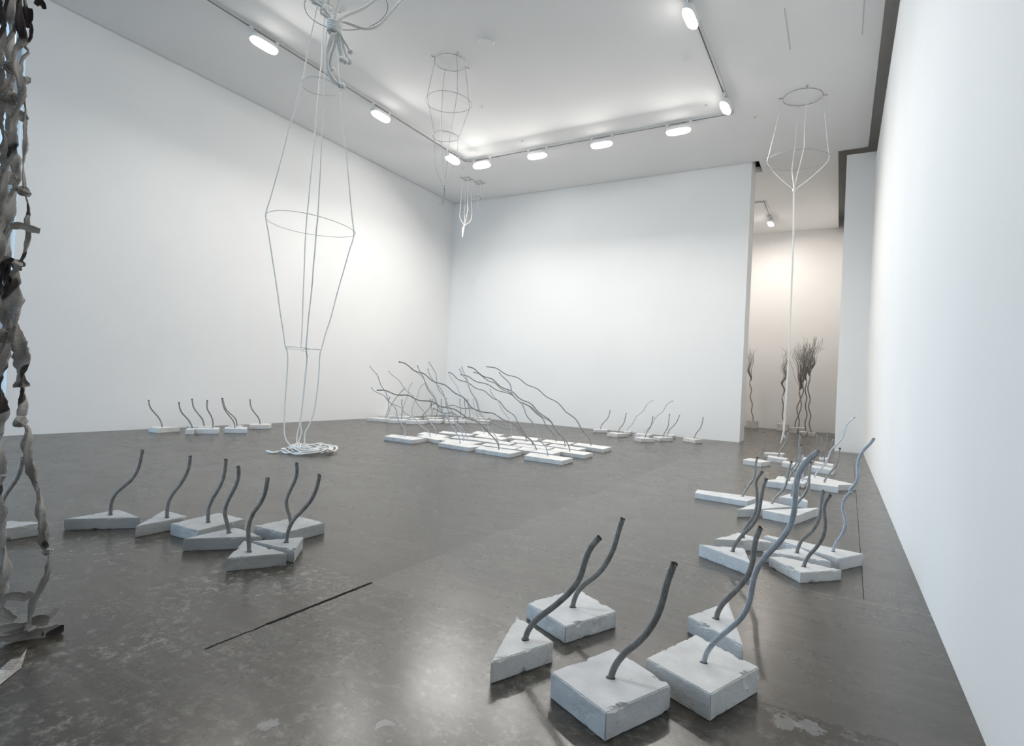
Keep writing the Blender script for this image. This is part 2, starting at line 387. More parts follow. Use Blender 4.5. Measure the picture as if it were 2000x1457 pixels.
# ceiling fittings
def disc(name,c,r,label,cat,parts):
    o=empty(name,c); tag(o,label,cat)
    bm=bmesh.new(); tube(bm,[Vector((0,0,0)),Vector((0,0,-.012)),Vector((0,0,-.018))],lambda t:r*(1-.08*t*t),32); obj(parts[0],bm,LAMPW,o)
    bm=bmesh.new(); tube(bm,[Vector((0,0,-.017)),Vector((0,0,-.022))],r*.84,32); obj(parts[1],bm,TRACKM if r<.06 else CEIL,o)
disc('ceiling_speaker',(-5.121,7.465,ZC),.13,'round flush disc on the ceiling right of the hanging hoop frame','ceiling speaker',('rim','grille'))
for c,l in (((-2.382,9.274,ZC),'tiny sprinkler dot on the ceiling left of the glaring lamp'),((-6.373,9.244,ZC),'tiny sprinkler dot on the ceiling right of the hoop frame'),((-6.412,10.975,ZC),'tiny sprinkler dot on the ceiling above the back track'),((-2.386,10.949,ZC),'tiny sprinkler dot on the ceiling near the corner of the tracks'),((-1.632,11.806,ZC),'small sprinkler on the ceiling right of the track corner'),((-8.603,11.786,ZC),'small sprinkler on the ceiling behind the left corner of the tracks')):
    disc('sprinkler_head',c,.03,l,'sprinkler',('rim','nozzle'))
# ---------------------------------------------------------------- data measured in metres
SC=[
["sharply pointed triangular concrete block with bent cable, leftmost in the near right cluster","blocks in the near right cluster",0.087,[[-1.144,1.918],[-1.016,2.224],[-1.283,2.37]],[[-1.129,2.17,0.087],[-1.121,2.172,0.119],[-1.104,2.177,0.154],[-1.072,2.187,0.193],[-1.028,2.201,0.233],[-0.979,2.217,0.285],[-0.943,2.228,0.33],[-0.916,2.237,0.38],[-0.903,2.241,0.438],[-0.891,2.244,0.485],[-0.875,2.249,0.52],[-0.849,2.258,0.555]],0.0127,2,"F1"],
["square concrete block behind the pointed triangular one in the near right cluster","blocks in the near right cluster",0.08,[[-1.047,2.409],[-0.912,2.723],[-1.192,2.888],[-1.325,2.546]],[[-1.114,2.637,0.08],[-1.11,2.639,0.106],[-1.096,2.643,0.153],[-1.064,2.653,0.197],[-1.002,2.674,0.259],[-0.959,2.687,0.33],[-0.93,2.697,0.41],[-0.917,2.701,0.477],[-0.9,2.706,0.541]],0.0127,2,"F2"],
["big square concrete block closest to the camera with a dark twisted cable leaning right","blocks in the near right cluster",0.098,[[-0.637,1.84],[-0.499,2.155],[-0.779,2.302],[-0.909,1.973]],[[-0.705,2.068,0.098],[-0.698,2.07,0.126],[-0.682,2.073,0.163],[-0.651,2.079,0.207],[-0.599,2.088,0.264],[-0.561,2.096,0.328],[-0.536,2.1,0.4],[-0.523,2.103,0.471],[-0.512,2.105,0.517],[-0.499,2.107,0.557]],0.0127,2,"F3"],
["square concrete block with a very long shiny blue-grey cable reaching up over the other blocks","blocks in the near right cluster",0.1,[[-0.361,2.169],[-0.236,2.496],[-0.518,2.649],[-0.638,2.294]],[[-0.432,2.401,0.1],[-0.422,2.4,0.145],[-0.39,2.397,0.199],[-0.34,2.392,0.261],[-0.298,2.387,0.315],[-0.272,2.385,0.38],[-0.264,2.384,0.443],[-0.254,2.383,0.502],[-0.227,2.38,0.565],[-0.181,2.376,0.629],[-0.143,2.372,0.698],[-0.129,2.37,0.763],[-0.127,2.37,0.822],[-0.124,2.37,0.889],[-0.1,2.367,0.947],[-0.059,2.363,0.993]],0.0105,2,"F4"],
["pitted triangular concrete block tucked behind the block with the very long cable","blocks in the near right cluster",0.078,[[-0.324,2.711],[-0.469,3.228],[-0.607,2.89]],[[-0.482,2.947,0.078],[-0.473,2.947,0.12],[-0.447,2.947,0.169],[-0.396,2.949,0.236],[-0.351,2.95,0.309],[-0.329,2.95,0.389],[-0.324,2.95,0.47],[-0.314,2.95,0.519],[-0.301,2.951,0.553]],0.0127,2,"F5"],
["front left triangular concrete block of the middle right cluster","blocks in the middle right cluster",0.086,[[-0.458,4.004],[-0.542,4.348],[-0.834,4.235]],[[-0.6,4.204,0.086],[-0.594,4.204,0.111],[-0.579,4.204,0.151],[-0.534,4.202,0.22],[-0.481,4.2,0.29],[-0.447,4.199,0.366],[-0.436,4.199,0.453],[-0.43,4.199,0.507],[-0.422,4.198,0.561],[-0.407,4.198,0.613]],0.0118,2,"H1"],
["flat triangular concrete block lying behind the left one of the middle right cluster","blocks in the middle right cluster",0.075,[[-0.383,4.72],[-0.659,4.841],[-0.777,4.504]],[[-0.599,4.699,0.075],[-0.597,4.699,0.116],[-0.579,4.698,0.164],[-0.534,4.696,0.246],[-0.511,4.695,0.332],[-0.515,4.695,0.42],[-0.521,4.695,0.486],[-0.53,4.696,0.505],[-0.516,4.695,0.549],[-0.485,4.694,0.597]],0.0118,2,"H2"],
["long concrete slab with tall pale cable lying across the thin floor crack","blocks in the middle right cluster",0.085,[[0.039,4.528],[0.195,4.794],[-0.448,4.891],[-0.47,4.839]],[[0.003,4.706,0.085],[0.009,4.703,0.119],[0.03,4.69,0.171],[0.057,4.675,0.224],[0.073,4.666,0.297],[0.068,4.668,0.344],[0.053,4.677,0.388],[0.051,4.678,0.443],[0.071,4.667,0.499],[0.105,4.647,0.541],[0.08,4.661,0.534],[0.117,4.64,0.587],[0.135,4.63,0.649],[0.129,4.633,0.724],[0.135,4.63,0.77],[0.156,4.617,0.831],[0.197,4.594,0.888],[0.214,4.584,0.922]],0.0105,2,"H3"],
["triangular concrete block between the long narrow slab and the four-sided block in front","blocks in the middle right cluster",0.078,[[-0.003,4.437],[-0.214,4.68],[-0.429,4.391]],[[-0.218,4.515,0.078],[-0.212,4.515,0.113],[-0.19,4.512,0.173],[-0.137,4.505,0.235],[-0.101,4.5,0.307],[-0.083,4.498,0.388],[-0.078,4.497,0.48],[-0.074,4.497,0.534],[-0.085,4.498,0.476],[-0.067,4.496,0.538]],0.0118,2,"H4"],
["four-sided concrete block with chipped front corner, frontmost of the middle right cluster","blocks in the middle right cluster",0.068,[[-0.168,4.067],[0.058,4.317],[-0.293,4.375],[-0.381,4.314]],[[-0.161,4.225,0.068],[-0.151,4.223,0.103],[-0.129,4.22,0.153],[-0.086,4.214,0.219],[-0.053,4.21,0.302],[-0.048,4.209,0.379],[-0.059,4.211,0.465],[-0.053,4.21,0.51],[-0.026,4.206,0.56]],0.0118,2,"H5"],
["long pointed concrete slab stretching left from the far right cluster","blocks in the far right cluster",0.06,[[-0.785,6.359],[-0.713,6.695],[-1.355,6.657],[-1.333,6.429]],[[-0.871,6.589,0.06],[-0.854,6.589,0.105],[-0.816,6.588,0.176],[-0.764,6.588,0.262],[-0.742,6.588,0.344],[-0.754,6.588,0.421],[-0.733,6.588,0.503]],0.0114,1,"G9"],
["wedge-shaped concrete block between the long pointed slab and the diamond block","blocks in the far right cluster",0.075,[[-0.59,6.005],[-0.365,6.348],[-0.648,6.46],[-0.799,5.765]],[[-0.555,6.326,0.075],[-0.539,6.325,0.119],[-0.495,6.323,0.178],[-0.443,6.32,0.246],[-0.417,6.319,0.342],[-0.411,6.318,0.435],[-0.387,6.317,0.523]],0.0119,1,"G15"],
["broad triangular concrete block behind the bright blue cable, right end of its row","blocks in the far right cluster",0.08,[[-0.309,5.825],[-0.128,6.463],[-0.592,5.899]],[[-0.345,6.072,0.08],[-0.331,6.07,0.107],[-0.298,6.068,0.183],[-0.257,6.064,0.242],[-0.225,6.062,0.313],[-0.218,6.061,0.41],[-0.213,6.061,0.497],[-0.21,6.06,0.567]],0.0119,1,"G16"],
["small concrete block half hidden behind the bright blue cable, above the diamond block","blocks in the far right cluster",0.075,[[-0.349,6.805],[-0.244,6.726],[-0.25,6.829],[-0.426,7.177],[-0.525,6.82]],[[-0.411,6.945,0.075],[-0.407,6.944,0.132],[-0.398,6.943,0.205],[-0.368,6.941,0.27],[-0.357,6.94,0.341]],0.0109,1,"G17"],
["rectangular concrete block at the left end of the far right middle row","blocks in the far right cluster",0.078,[[-0.473,7.894],[-0.441,8.224],[-0.703,8.108],[-0.769,7.886]],[[-0.518,8.144,0.078],[-0.516,8.144,0.138],[-0.482,8.142,0.195],[-0.443,8.139,0.246],[-0.41,8.136,0.316],[-0.399,8.135,0.416],[-0.402,8.135,0.481],[-0.399,8.135,0.553]],0.0114,1,"G12"],
["concrete block peeking out behind the left rectangular block of the middle row","blocks in the far right cluster",0.075,[[-0.419,8.6],[-0.68,8.483],[-0.683,8.153],[-0.481,8.263]],[[-0.582,8.391,0.075],[-0.575,8.391,0.12],[-0.522,8.387,0.196],[-0.47,8.384,0.257],[-0.436,8.381,0.322],[-0.427,8.381,0.404],[-0.433,8.381,0.484],[-0.437,8.381,0.558],[-0.423,8.38,0.674]],0.0109,1,"G13"],
["small concrete piece wedged between the two rectangular blocks of the middle row","blocks in the far right cluster",0.06,[[-0.351,8.143],[-0.314,8.483],[-0.413,8.601],[-0.467,8.307]],[[-0.377,8.408,0.06],[-0.377,8.408,0.15],[-0.391,8.409,0.243],[-0.397,8.41,0.303],[-0.395,8.41,0.357],[-0.375,8.408,0.417]],0.0114,1,"G14"],
["long pointed concrete slab with a long pale curved cable, far right middle row","blocks in the far right cluster",0.075,[[0.03,8.33],[0.231,8.568],[-0.316,9.076],[-0.378,8.674]],[[-0.255,8.796,0.075],[-0.234,8.789,0.14],[-0.192,8.775,0.197],[-0.119,8.751,0.283],[-0.092,8.743,0.386],[-0.073,8.736,0.469],[0.001,8.712,0.559],[0.061,8.691,0.652],[0.083,8.684,0.764],[0.102,8.679,0.827],[0.083,8.684,0.795],[0.101,8.679,0.841],[0.182,8.652,0.937]],0.01,1,"G10"],
["square concrete block with dark cable, right end of the far right middle row","blocks in the far right cluster",0.08,[[0.033,8.11],[0.035,8.318],[-0.257,8.564],[-0.284,8.565],[-0.273,8.139]],[[-0.128,8.369,0.08],[-0.115,8.367,0.129],[-0.077,8.363,0.2],[-0.028,8.356,0.273],[0.012,8.351,0.337],[0.02,8.35,0.417],[0.024,8.35,0.482],[0.033,8.349,0.542]],0.0123,1,"G11"],
["concrete block under the light cables with its dark cable against the white pier","blocks in the far right cluster",0.075,[[-0.032,9.897],[-0.01,10.203],[-0.335,10.29],[-0.339,10.02]],[[-0.19,10.077,0.075],[-0.161,10.073,0.139],[-0.101,10.066,0.226],[-0.071,10.062,0.324],[-0.073,10.063,0.419],[-0.067,10.062,0.491],[-0.045,10.059,0.556]],0.0114,1,"G8"],
["small square concrete block right of the two overlapping cables, in the rear rows","blocks in the far right cluster",0.075,[[-0.515,10.087],[-0.49,10.447],[-0.766,10.532],[-0.77,10.241]],[[-0.604,10.405,0.075],[-0.588,10.403,0.146],[-0.556,10.401,0.209],[-0.534,10.399,0.278],[-0.541,10.399,0.387],[-0.539,10.399,0.471],[-0.517,10.397,0.545]],0.01,1,"G4"],
["flat concrete block in the rear rows whose cable bends left and crosses its neighbour","blocks in the far right cluster",0.07,[[-0.045,10.588],[-0.032,10.868],[-0.316,11.044],[-0.331,10.781]],[[-0.182,10.863,0.07],[-0.177,10.863,0.149],[-0.171,10.862,0.236],[-0.191,10.864,0.311],[-0.22,10.868,0.385],[-0.238,10.87,0.461],[-0.234,10.87,0.539]],0.01,1,"G7"],
["concrete block in the rear rows half hidden behind the tip of the bright blue cable","blocks in the far right cluster",0.07,[[-0.354,11.114],[-0.364,11.514],[-0.52,11.524],[-0.513,11.064]],[[-0.426,11.348,0.07],[-0.409,11.346,0.141],[-0.356,11.34,0.229],[-0.32,11.337,0.322],[-0.314,11.336,0.413],[-0.314,11.336,0.485],[-0.304,11.335,0.536]],0.01,1,"G5"],
["smallest concrete block at the rear right of the cluster before the pier","blocks in the far right cluster",0.06,[[-0.156,11.589],[-0.142,11.995],[-0.269,11.894],[-0.275,11.542]],[[-0.223,11.701,0.06],[-0.241,11.703,0.118],[-0.204,11.699,0.206],[-0.17,11.695,0.283],[-0.168,11.694,0.376],[-0.165,11.694,0.46],[-0.148,11.692,0.535]],0.009,1,"G6"],
["lone square concrete block left of the far right cluster, nearest the doorway opening","blocks in the far right cluster",0.078,[[-1.042,9.907],[-0.933,10.221],[-1.273,10.344],[-1.33,10.019]],[[-1.122,10.062,0.078],[-1.115,10.062,0.123],[-1.087,10.061,0.189],[-1.044,10.06,0.278],[-1.028,10.06,0.363],[-1.042,10.06,0.445],[-1.047,10.06,0.503],[-1.043,10.06,0.557]],0.01,1,"G1"],
["concrete block below the hanging rope end, front one of a pair","blocks in the far right cluster",0.078,[[-0.74,10.712],[-0.724,10.981],[-1.058,11.148],[-1.046,10.827]],[[-0.892,10.997,0.078],[-0.878,10.996,0.148],[-0.836,10.993,0.233],[-0.795,10.991,0.309],[-0.763,10.989,0.393],[-0.745,10.988,0.485],[-0.72,10.986,0.585]],0.01,1,"G2"],
["concrete block below the hanging rope end, rear one of a pair","blocks in the far right cluster",0.07,[[-0.859,11.681],[-0.849,11.958],[-1.177,11.715],[-1.167,11.469]],[[-0.947,11.706,0.07],[-0.919,11.705,0.139],[-0.875,11.702,0.211],[-0.839,11.701,0.291],[-0.825,11.7,0.378],[-0.804,11.699,0.509]],0.01,1,"G3"],
["frontmost slab of the centre cluster with a pale upright cable","slabs of the raked centre cluster",0.065,[[-3.428,7.481],[-3.444,7.901],[-4.192,7.926],[-4.084,7.528]],[[-3.809,7.769,0.065],[-3.815,7.766,0.13],[-3.839,7.754,0.209],[-3.903,7.723,0.268],[-3.954,7.698,0.339],[-3.984,7.683,0.444],[-4.004,7.673,0.518],[-4.052,7.65,0.584],[-4.117,7.618,0.643],[-4.153,7.6,0.735],[-4.169,7.592,0.796],[-4.193,7.58,0.839],[-4.264,7.546,0.898],[-4.329,7.514,0.957],[-4.352,7.503,1.037],[-4.362,7.498,1.112],[-4.389,7.484,1.161],[-4.46,7.45,1.22],[-4.507,7.427,1.262],[-4.53,7.416,1.302]],0.0092,1,"M1"],
["rough-edged slab in the front row of the centre cluster, its dark cable reaching farthest left","slabs of the raked centre cluster",0.065,[[-4.326,7.51],[-4.367,7.951],[-5.122,7.966],[-5.128,7.903],[-5.028,7.612]],[[-4.699,7.795,0.065],[-4.705,7.791,0.137],[-4.745,7.767,0.214],[-4.84,7.71,0.321],[-4.911,7.667,0.402],[-4.999,7.614,0.489],[-5.086,7.562,0.524],[-5.176,7.507,0.535],[-5.147,7.525,0.547],[-5.204,7.49,0.589],[-5.28,7.445,0.647],[-5.356,7.399,0.691],[-5.466,7.332,0.701],[-5.54,7.288,0.715],[-5.617,7.242,0.778],[-5.673,7.208,0.795],[-5.792,7.136,0.791],[-5.875,7.086,0.808],[-5.932,7.052,0.846],[-5.988,7.018,0.874],[-6.116,6.941,0.861],[-6.181,6.902,0.876],[-6.274,6.845,0.922],[-6.33,6.812,0.935],[-6.412,6.763,0.921]],0.01,1,"M2"],
["slab behind the frontmost one, its dark wavy cable ending highest on the left side","slabs of the raked centre cluster",0.065,[[-3.86,8.044],[-3.898,8.42],[-4.632,8.479],[-4.557,8.093]],[[-4.278,8.305,0.065],[-4.307,8.29,0.133],[-4.365,8.26,0.218],[-4.453,8.215,0.287],[-4.566,8.157,0.388],[-4.636,8.121,0.472],[-4.691,8.092,0.502],[-4.789,8.042,0.527],[-4.889,7.99,0.599],[-4.952,7.958,0.636],[-5.073,7.896,0.635],[-5.171,7.845,0.661],[-5.271,7.794,0.705],[-5.336,7.76,0.803],[-5.387,7.734,0.862],[-5.431,7.711,0.888],[-5.523,7.664,0.927],[-5.605,7.621,0.998],[-5.678,7.584,1.06],[-5.799,7.522,1.087],[-5.891,7.474,1.126],[-5.985,7.426,1.221],[-6.057,7.389,1.245],[-6.137,7.347,1.26],[-6.21,7.31,1.319],[-6.273,7.277,1.373],[-6.314,7.256,1.395],[-6.385,7.22,1.403]],0.01,1,"M3"],
["slab at the right front of the centre cluster with the second longest dark cable","slabs of the raked centre cluster",0.065,[[-3.464,8.387],[-3.474,8.766],[-4.195,8.842],[-4.118,8.462]],[[-3.82,8.615,0.065],[-3.835,8.608,0.137],[-3.885,8.586,0.236],[-3.976,8.546,0.311],[-4.061,8.508,0.421],[-4.116,8.484,0.527],[-4.168,8.461,0.585],[-4.245,8.426,0.628],[-4.335,8.386,0.69],[-4.415,8.351,0.788],[-4.48,8.322,0.839],[-4.595,8.271,0.873],[-4.674,8.236,0.937],[-4.74,8.207,1.009],[-4.817,8.173,1.035],[-4.921,8.127,1.068],[-5.0,8.092,1.142],[-5.067,8.062,1.205],[-5.183,8.011,1.222],[-5.249,7.981,1.264],[-5.316,7.952,1.323],[-5.369,7.928,1.369],[-5.454,7.891,1.385]],0.01,1,"M4"],
["rightmost slab of the centre cluster with the longest dark cable sweeping up to the left","slabs of the raked centre cluster",0.065,[[-3.539,9.414],[-3.564,9.901],[-4.277,10.001],[-4.205,9.592]],[[-3.906,9.756,0.065],[-3.926,9.748,0.145],[-3.979,9.727,0.239],[-4.074,9.689,0.338],[-4.135,9.665,0.448],[-4.18,9.647,0.528],[-4.253,9.618,0.584],[-4.361,9.574,0.653],[-4.428,9.547,0.732],[-4.502,9.518,0.811],[-4.589,9.483,0.863],[-4.69,9.442,0.902],[-4.779,9.407,0.971],[-4.853,9.377,1.043],[-4.934,9.345,1.081],[-5.072,9.289,1.126],[-5.147,9.26,1.188],[-5.222,9.23,1.245],[-5.309,9.195,1.267],[-5.419,9.151,1.286],[-5.493,9.121,1.324],[-5.569,9.091,1.382],[-5.651,9.058,1.416],[-5.79,9.002,1.422]],0.01,1,"M5"],
["slab directly behind the right front one, its cable crossing under the longest cable","slabs of the raked centre cluster",0.06,[[-3.808,8.955],[-3.827,9.335],[-4.531,9.418],[-4.464,9.049]],[[-4.195,9.239,0.06],[-4.205,9.234,0.153],[-4.266,9.206,0.237],[-4.35,9.168,0.334],[-4.415,9.139,0.439],[-4.472,9.113,0.509],[-4.581,9.063,0.557],[-4.692,9.013,0.643],[-4.763,8.981,0.719],[-4.818,8.956,0.753],[-4.928,8.906,0.798],[-5.011,8.868,0.845],[-5.082,8.836,0.914],[-5.152,8.804,0.955],[-5.275,8.748,0.977],[-5.371,8.705,1.002],[-5.456,8.666,1.064],[-5.554,8.622,1.11],[-5.705,8.553,1.131],[-5.79,8.514,1.186],[-5.861,8.482,1.232],[-5.972,8.432,1.247]],0.0096,1,"M6"],
["rear right slab of the centre cluster with a curled cable standing clear of its base","slabs of the raked centre cluster",0.06,[[-4.28,9.557],[-4.324,9.962],[-4.966,10.017],[-4.862,9.602]],[[-4.634,9.791,0.06],[-4.652,9.782,0.15],[-4.705,9.757,0.232],[-4.794,9.716,0.305],[-4.848,9.69,0.403],[-4.88,9.675,0.488],[-4.99,9.623,0.567],[-5.079,9.581,0.656],[-5.139,9.552,0.718],[-5.24,9.504,0.759],[-5.343,9.455,0.829],[-5.433,9.413,0.918],[-5.478,9.392,0.963],[-5.594,9.337,0.993],[-5.683,9.294,1.059],[-5.751,9.262,1.129],[-5.853,9.214,1.147],[-5.935,9.175,1.206],[-6.01,9.14,1.265],[-6.062,9.115,1.301],[-6.135,9.081,1.306]],0.0092,1,"M7"],
["slab in the middle of the centre cluster, its cable lying lowest over the rear blocks","slabs of the raked centre cluster",0.06,[[-4.21,8.571],[-4.263,8.942],[-4.966,8.898],[-4.88,8.544]],[[-4.643,8.864,0.06],[-4.662,8.855,0.12],[-4.715,8.827,0.174],[-4.808,8.778,0.227],[-4.888,8.736,0.294],[-4.96,8.698,0.333],[-5.069,8.641,0.324],[-5.2,8.573,0.362],[-5.28,8.531,0.415],[-5.32,8.51,0.435],[-5.488,8.422,0.429],[-5.606,8.36,0.461],[-5.685,8.319,0.5],[-5.775,8.272,0.473],[-5.627,8.349,0.508],[-5.71,8.306,0.486],[-5.806,8.255,0.492],[-5.86,8.227,0.512],[-5.903,8.204,0.545],[-5.936,8.187,0.567],[-6.031,8.138,0.55],[-6.094,8.104,0.542],[-6.182,8.058,0.603],[-6.246,8.025,0.614]],0.0092,1,"M8"],
["middle slab of the centre cluster with a dark arched cable hooked at its tip","slabs of the raked centre cluster",0.06,[[-4.553,9.064],[-4.612,9.453],[-5.315,9.388],[-5.211,8.996]],[[-5.021,9.332,0.06],[-5.034,9.325,0.119],[-5.092,9.294,0.208],[-5.164,9.255,0.311],[-5.236,9.217,0.391],[-5.304,9.18,0.414],[-5.414,9.121,0.442],[-5.526,9.06,0.512],[-5.596,9.023,0.557],[-5.759,8.935,0.567],[-5.862,8.88,0.584],[-5.98,8.816,0.636],[-6.061,8.773,0.611],[-6.143,8.728,0.622],[-6.204,8.696,0.642],[-6.283,8.653,0.675],[-6.359,8.612,0.639],[-6.47,8.552,0.626],[-6.516,8.528,0.649],[-6.574,8.497,0.693],[-6.638,8.462,0.648]],0.0092,1,"M9"],
["rear slab of the centre cluster with a dark cable of even ripples above its neighbours","slabs of the raked centre cluster",0.06,[[-5.001,9.632],[-5.118,10.118],[-5.739,10.028],[-5.607,9.591]],[[-5.212,9.657,0.06],[-5.238,9.643,0.166],[-5.312,9.603,0.273],[-5.38,9.566,0.381],[-5.405,9.553,0.459],[-5.464,9.521,0.535],[-5.572,9.462,0.6],[-5.662,9.414,0.714],[-5.707,9.39,0.783],[-5.807,9.336,0.814],[-5.894,9.289,0.889],[-5.982,9.241,0.967],[-6.096,9.18,0.989],[-6.168,9.141,1.032],[-6.242,9.101,1.099],[-6.249,9.097,1.101],[-6.319,9.059,1.121],[-6.424,9.003,1.147],[-6.508,8.957,1.23],[-6.545,8.938,1.271],[-6.603,8.906,1.283]],0.0096,1,"M10"],
["slab left of the middle of the centre cluster with a thin pale cable","slabs of the raked centre cluster",0.06,[[-4.973,8.59],[-5.055,8.94],[-5.786,9.053],[-5.685,8.648]],[[-5.113,8.858,0.06],[-5.097,8.868,0.209],[-5.106,8.862,0.342],[-5.133,8.847,0.444],[-5.186,8.816,0.545],[-5.26,8.773,0.63],[-5.296,8.752,0.716],[-5.312,8.743,0.79],[-5.38,8.704,0.86],[-5.441,8.669,0.931],[-5.466,8.654,1.015]],0.0072,1,"M11"],
["slab directly behind the rough-edged front slab of the centre cluster","slabs of the raked centre cluster",0.06,[[-4.6,8.115],[-4.678,8.481],[-5.362,8.45],[-5.256,8.129]],[[-4.989,8.284,0.06],[-5.011,8.272,0.14],[-5.064,8.24,0.249],[-5.114,8.209,0.316],[-5.153,8.186,0.363],[-5.18,8.169,0.453],[-5.213,8.15,0.514],[-5.287,8.105,0.558],[-5.321,8.085,0.641],[-5.344,8.071,0.751],[-5.378,8.05,0.848],[-5.436,8.015,0.942],[-5.476,7.991,1.038],[-5.498,7.978,1.121],[-5.517,7.967,1.157],[-5.58,7.929,1.245],[-5.601,7.916,1.278],[-5.628,7.9,1.339]],0.0084,1,"M12"],
["slab in the rear left of the centre cluster, pale cable tip pointing straight up","slabs of the raked centre cluster",0.06,[[-5.478,9.174],[-5.567,9.576],[-6.006,9.652],[-6.296,9.668],[-6.161,9.27]],[[-5.984,9.514,0.06],[-5.992,9.509,0.17],[-6.018,9.493,0.299],[-6.057,9.469,0.403],[-6.129,9.423,0.488],[-6.179,9.392,0.615],[-6.209,9.373,0.744],[-6.276,9.331,0.854],[-6.342,9.289,0.948],[-6.367,9.273,1.06],[-6.408,9.248,1.205],[-6.453,9.219,1.283],[-6.5,9.19,1.411]],0.0084,1,"M13"],
["rearmost slab of the centre cluster with a short faint cable","slabs of the raked centre cluster",0.06,[[-5.861,9.65],[-5.952,10.064],[-6.712,10.192],[-6.522,9.686]],[[-6.305,9.855,0.06],[-6.346,9.829,0.173],[-6.401,9.793,0.305],[-6.443,9.767,0.438],[-6.499,9.731,0.588],[-6.535,9.708,0.755]],0.0072,1,"M14"],
["leftmost slab of the centre cluster with a bluish front edge","slabs of the raked centre cluster",0.07,[[-6.358,7.636],[-6.421,8.084],[-7.197,8.04],[-7.064,7.691]],[[-6.766,7.911,0.07],[-6.766,7.91,0.157],[-6.778,7.9,0.229],[-6.826,7.859,0.299],[-6.875,7.818,0.394],[-6.895,7.801,0.489],[-6.899,7.797,0.561],[-6.938,7.764,0.619],[-6.994,7.716,0.683],[-7.028,7.687,0.747],[-7.04,7.676,0.83],[-7.065,7.655,0.889],[-7.112,7.615,0.958],[-7.147,7.585,1.052],[-7.168,7.567,1.147],[-7.211,7.53,1.216],[-7.248,7.498,1.261],[-7.281,7.47,1.315]],0.0088,1,"M15"],
["second slab from the left in the centre cluster, its pale cable tip low","slabs of the raked centre cluster",0.065,[[-6.118,8.059],[-6.192,8.498],[-6.81,8.559],[-6.786,8.24]],[[-6.521,8.342,0.065],[-6.544,8.324,0.154],[-6.605,8.277,0.213],[-6.684,8.215,0.265],[-6.725,8.183,0.343],[-6.762,8.154,0.409],[-6.825,8.105,0.431],[-6.894,8.051,0.483],[-6.939,8.015,0.542],[-6.966,7.995,0.602],[-7.014,7.957,0.612],[-7.082,7.904,0.651],[-7.145,7.855,0.678],[-7.17,7.835,0.726],[-7.211,7.803,0.797],[-7.279,7.75,0.83],[-7.346,7.697,0.862],[-7.401,7.655,0.932]],0.0092,1,"M16"],
["slab behind the second one from the left end of the centre cluster","slabs of the raked centre cluster",0.06,[[-6.413,8.526],[-6.431,8.827],[-7.203,9.011],[-7.043,8.588]],[[-6.684,8.734,0.06],[-6.704,8.718,0.183],[-6.753,8.681,0.258],[-6.822,8.628,0.331],[-6.851,8.606,0.433],[-6.89,8.576,0.508],[-6.953,8.528,0.581],[-7.001,8.491,0.649],[-7.041,8.461,0.743],[-7.099,8.416,0.83],[-7.188,8.348,0.908],[-7.236,8.311,0.988],[-7.274,8.282,1.062],[-7.332,8.238,1.123],[-7.404,8.183,1.182],[-7.451,8.147,1.249]],0.008,1,"M17"],
["broad front slab of the centre cluster, left of the rough-edged one","slabs of the raked centre cluster",0.065,[[-5.163,7.63],[-5.121,8.029],[-5.982,8.114],[-5.871,7.738]],[[-5.56,7.933,0.065],[-5.572,7.924,0.173],[-5.626,7.886,0.25],[-5.696,7.837,0.36],[-5.737,7.808,0.46],[-5.796,7.767,0.548],[-5.86,7.722,0.635],[-5.92,7.68,0.746],[-5.957,7.654,0.846],[-6.035,7.6,0.944],[-6.081,7.567,1.054],[-6.104,7.551,1.155],[-6.158,7.513,1.243],[-6.205,7.481,1.359]],0.0092,1,"M18"],
["slab in the second row behind the broad front one of the centre cluster","slabs of the raked centre cluster",0.06,[[-5.416,8.121],[-5.475,8.495],[-6.17,8.405],[-6.128,8.153],[-6.12,8.13]],[[-5.78,8.355,0.06],[-5.797,8.343,0.173],[-5.865,8.296,0.289],[-5.93,8.252,0.417],[-5.95,8.238,0.547],[-6.028,8.183,0.662],[-6.082,8.146,0.778],[-6.106,8.13,0.885],[-6.179,8.079,1.012],[-6.282,8.008,1.137],[-6.329,7.975,1.217],[-6.358,7.955,1.317]],0.0084,1,"M19"],
["slab in the third row of the centre cluster whose cable leans left and ends high","slabs of the raked centre cluster",0.06,[[-5.787,9.032],[-6.38,8.948],[-6.278,8.61],[-5.706,8.707]],[[-6.009,8.815,0.06],[-6.081,8.766,0.209],[-6.173,8.703,0.305],[-6.245,8.654,0.427],[-6.276,8.633,0.55],[-6.343,8.587,0.672],[-6.401,8.548,0.819],[-6.488,8.488,0.927],[-6.53,8.46,1.062],[-6.547,8.448,1.224],[-6.598,8.414,1.334],[-6.67,8.364,1.455]],0.0084,1,"M20"],
["rear left slab of the centre cluster lying behind all the front slabs","slabs of the raked centre cluster",0.06,[[-6.3,9.288],[-6.371,9.587],[-7.13,9.514],[-6.947,9.138]],[[-6.629,9.34,0.06],[-6.677,9.306,0.156],[-6.752,9.253,0.246],[-6.795,9.222,0.378],[-6.86,9.176,0.482],[-6.951,9.111,0.585],[-7.0,9.076,0.717],[-7.043,9.046,0.822],[-7.123,8.989,0.924],[-7.195,8.938,1.081],[-7.242,8.905,1.172],[-7.332,8.841,1.247],[-7.422,8.777,1.335]],0.008,1,"M21"],
["leftmost slab of the corner cluster at the foot of the left wall","blocks in the corner cluster behind the centre one",0.076,[[-9.626,10.556],[-9.805,10.87],[-10.095,10.72],[-10.089,10.341]],[[-9.783,10.652,0.076],[-9.727,10.703,0.197],[-9.698,10.731,0.373],[-9.632,10.791,0.545],[-9.564,10.853,0.682],[-9.495,10.916,0.788],[-9.45,10.958,0.857]],0.009,1,"B1"],
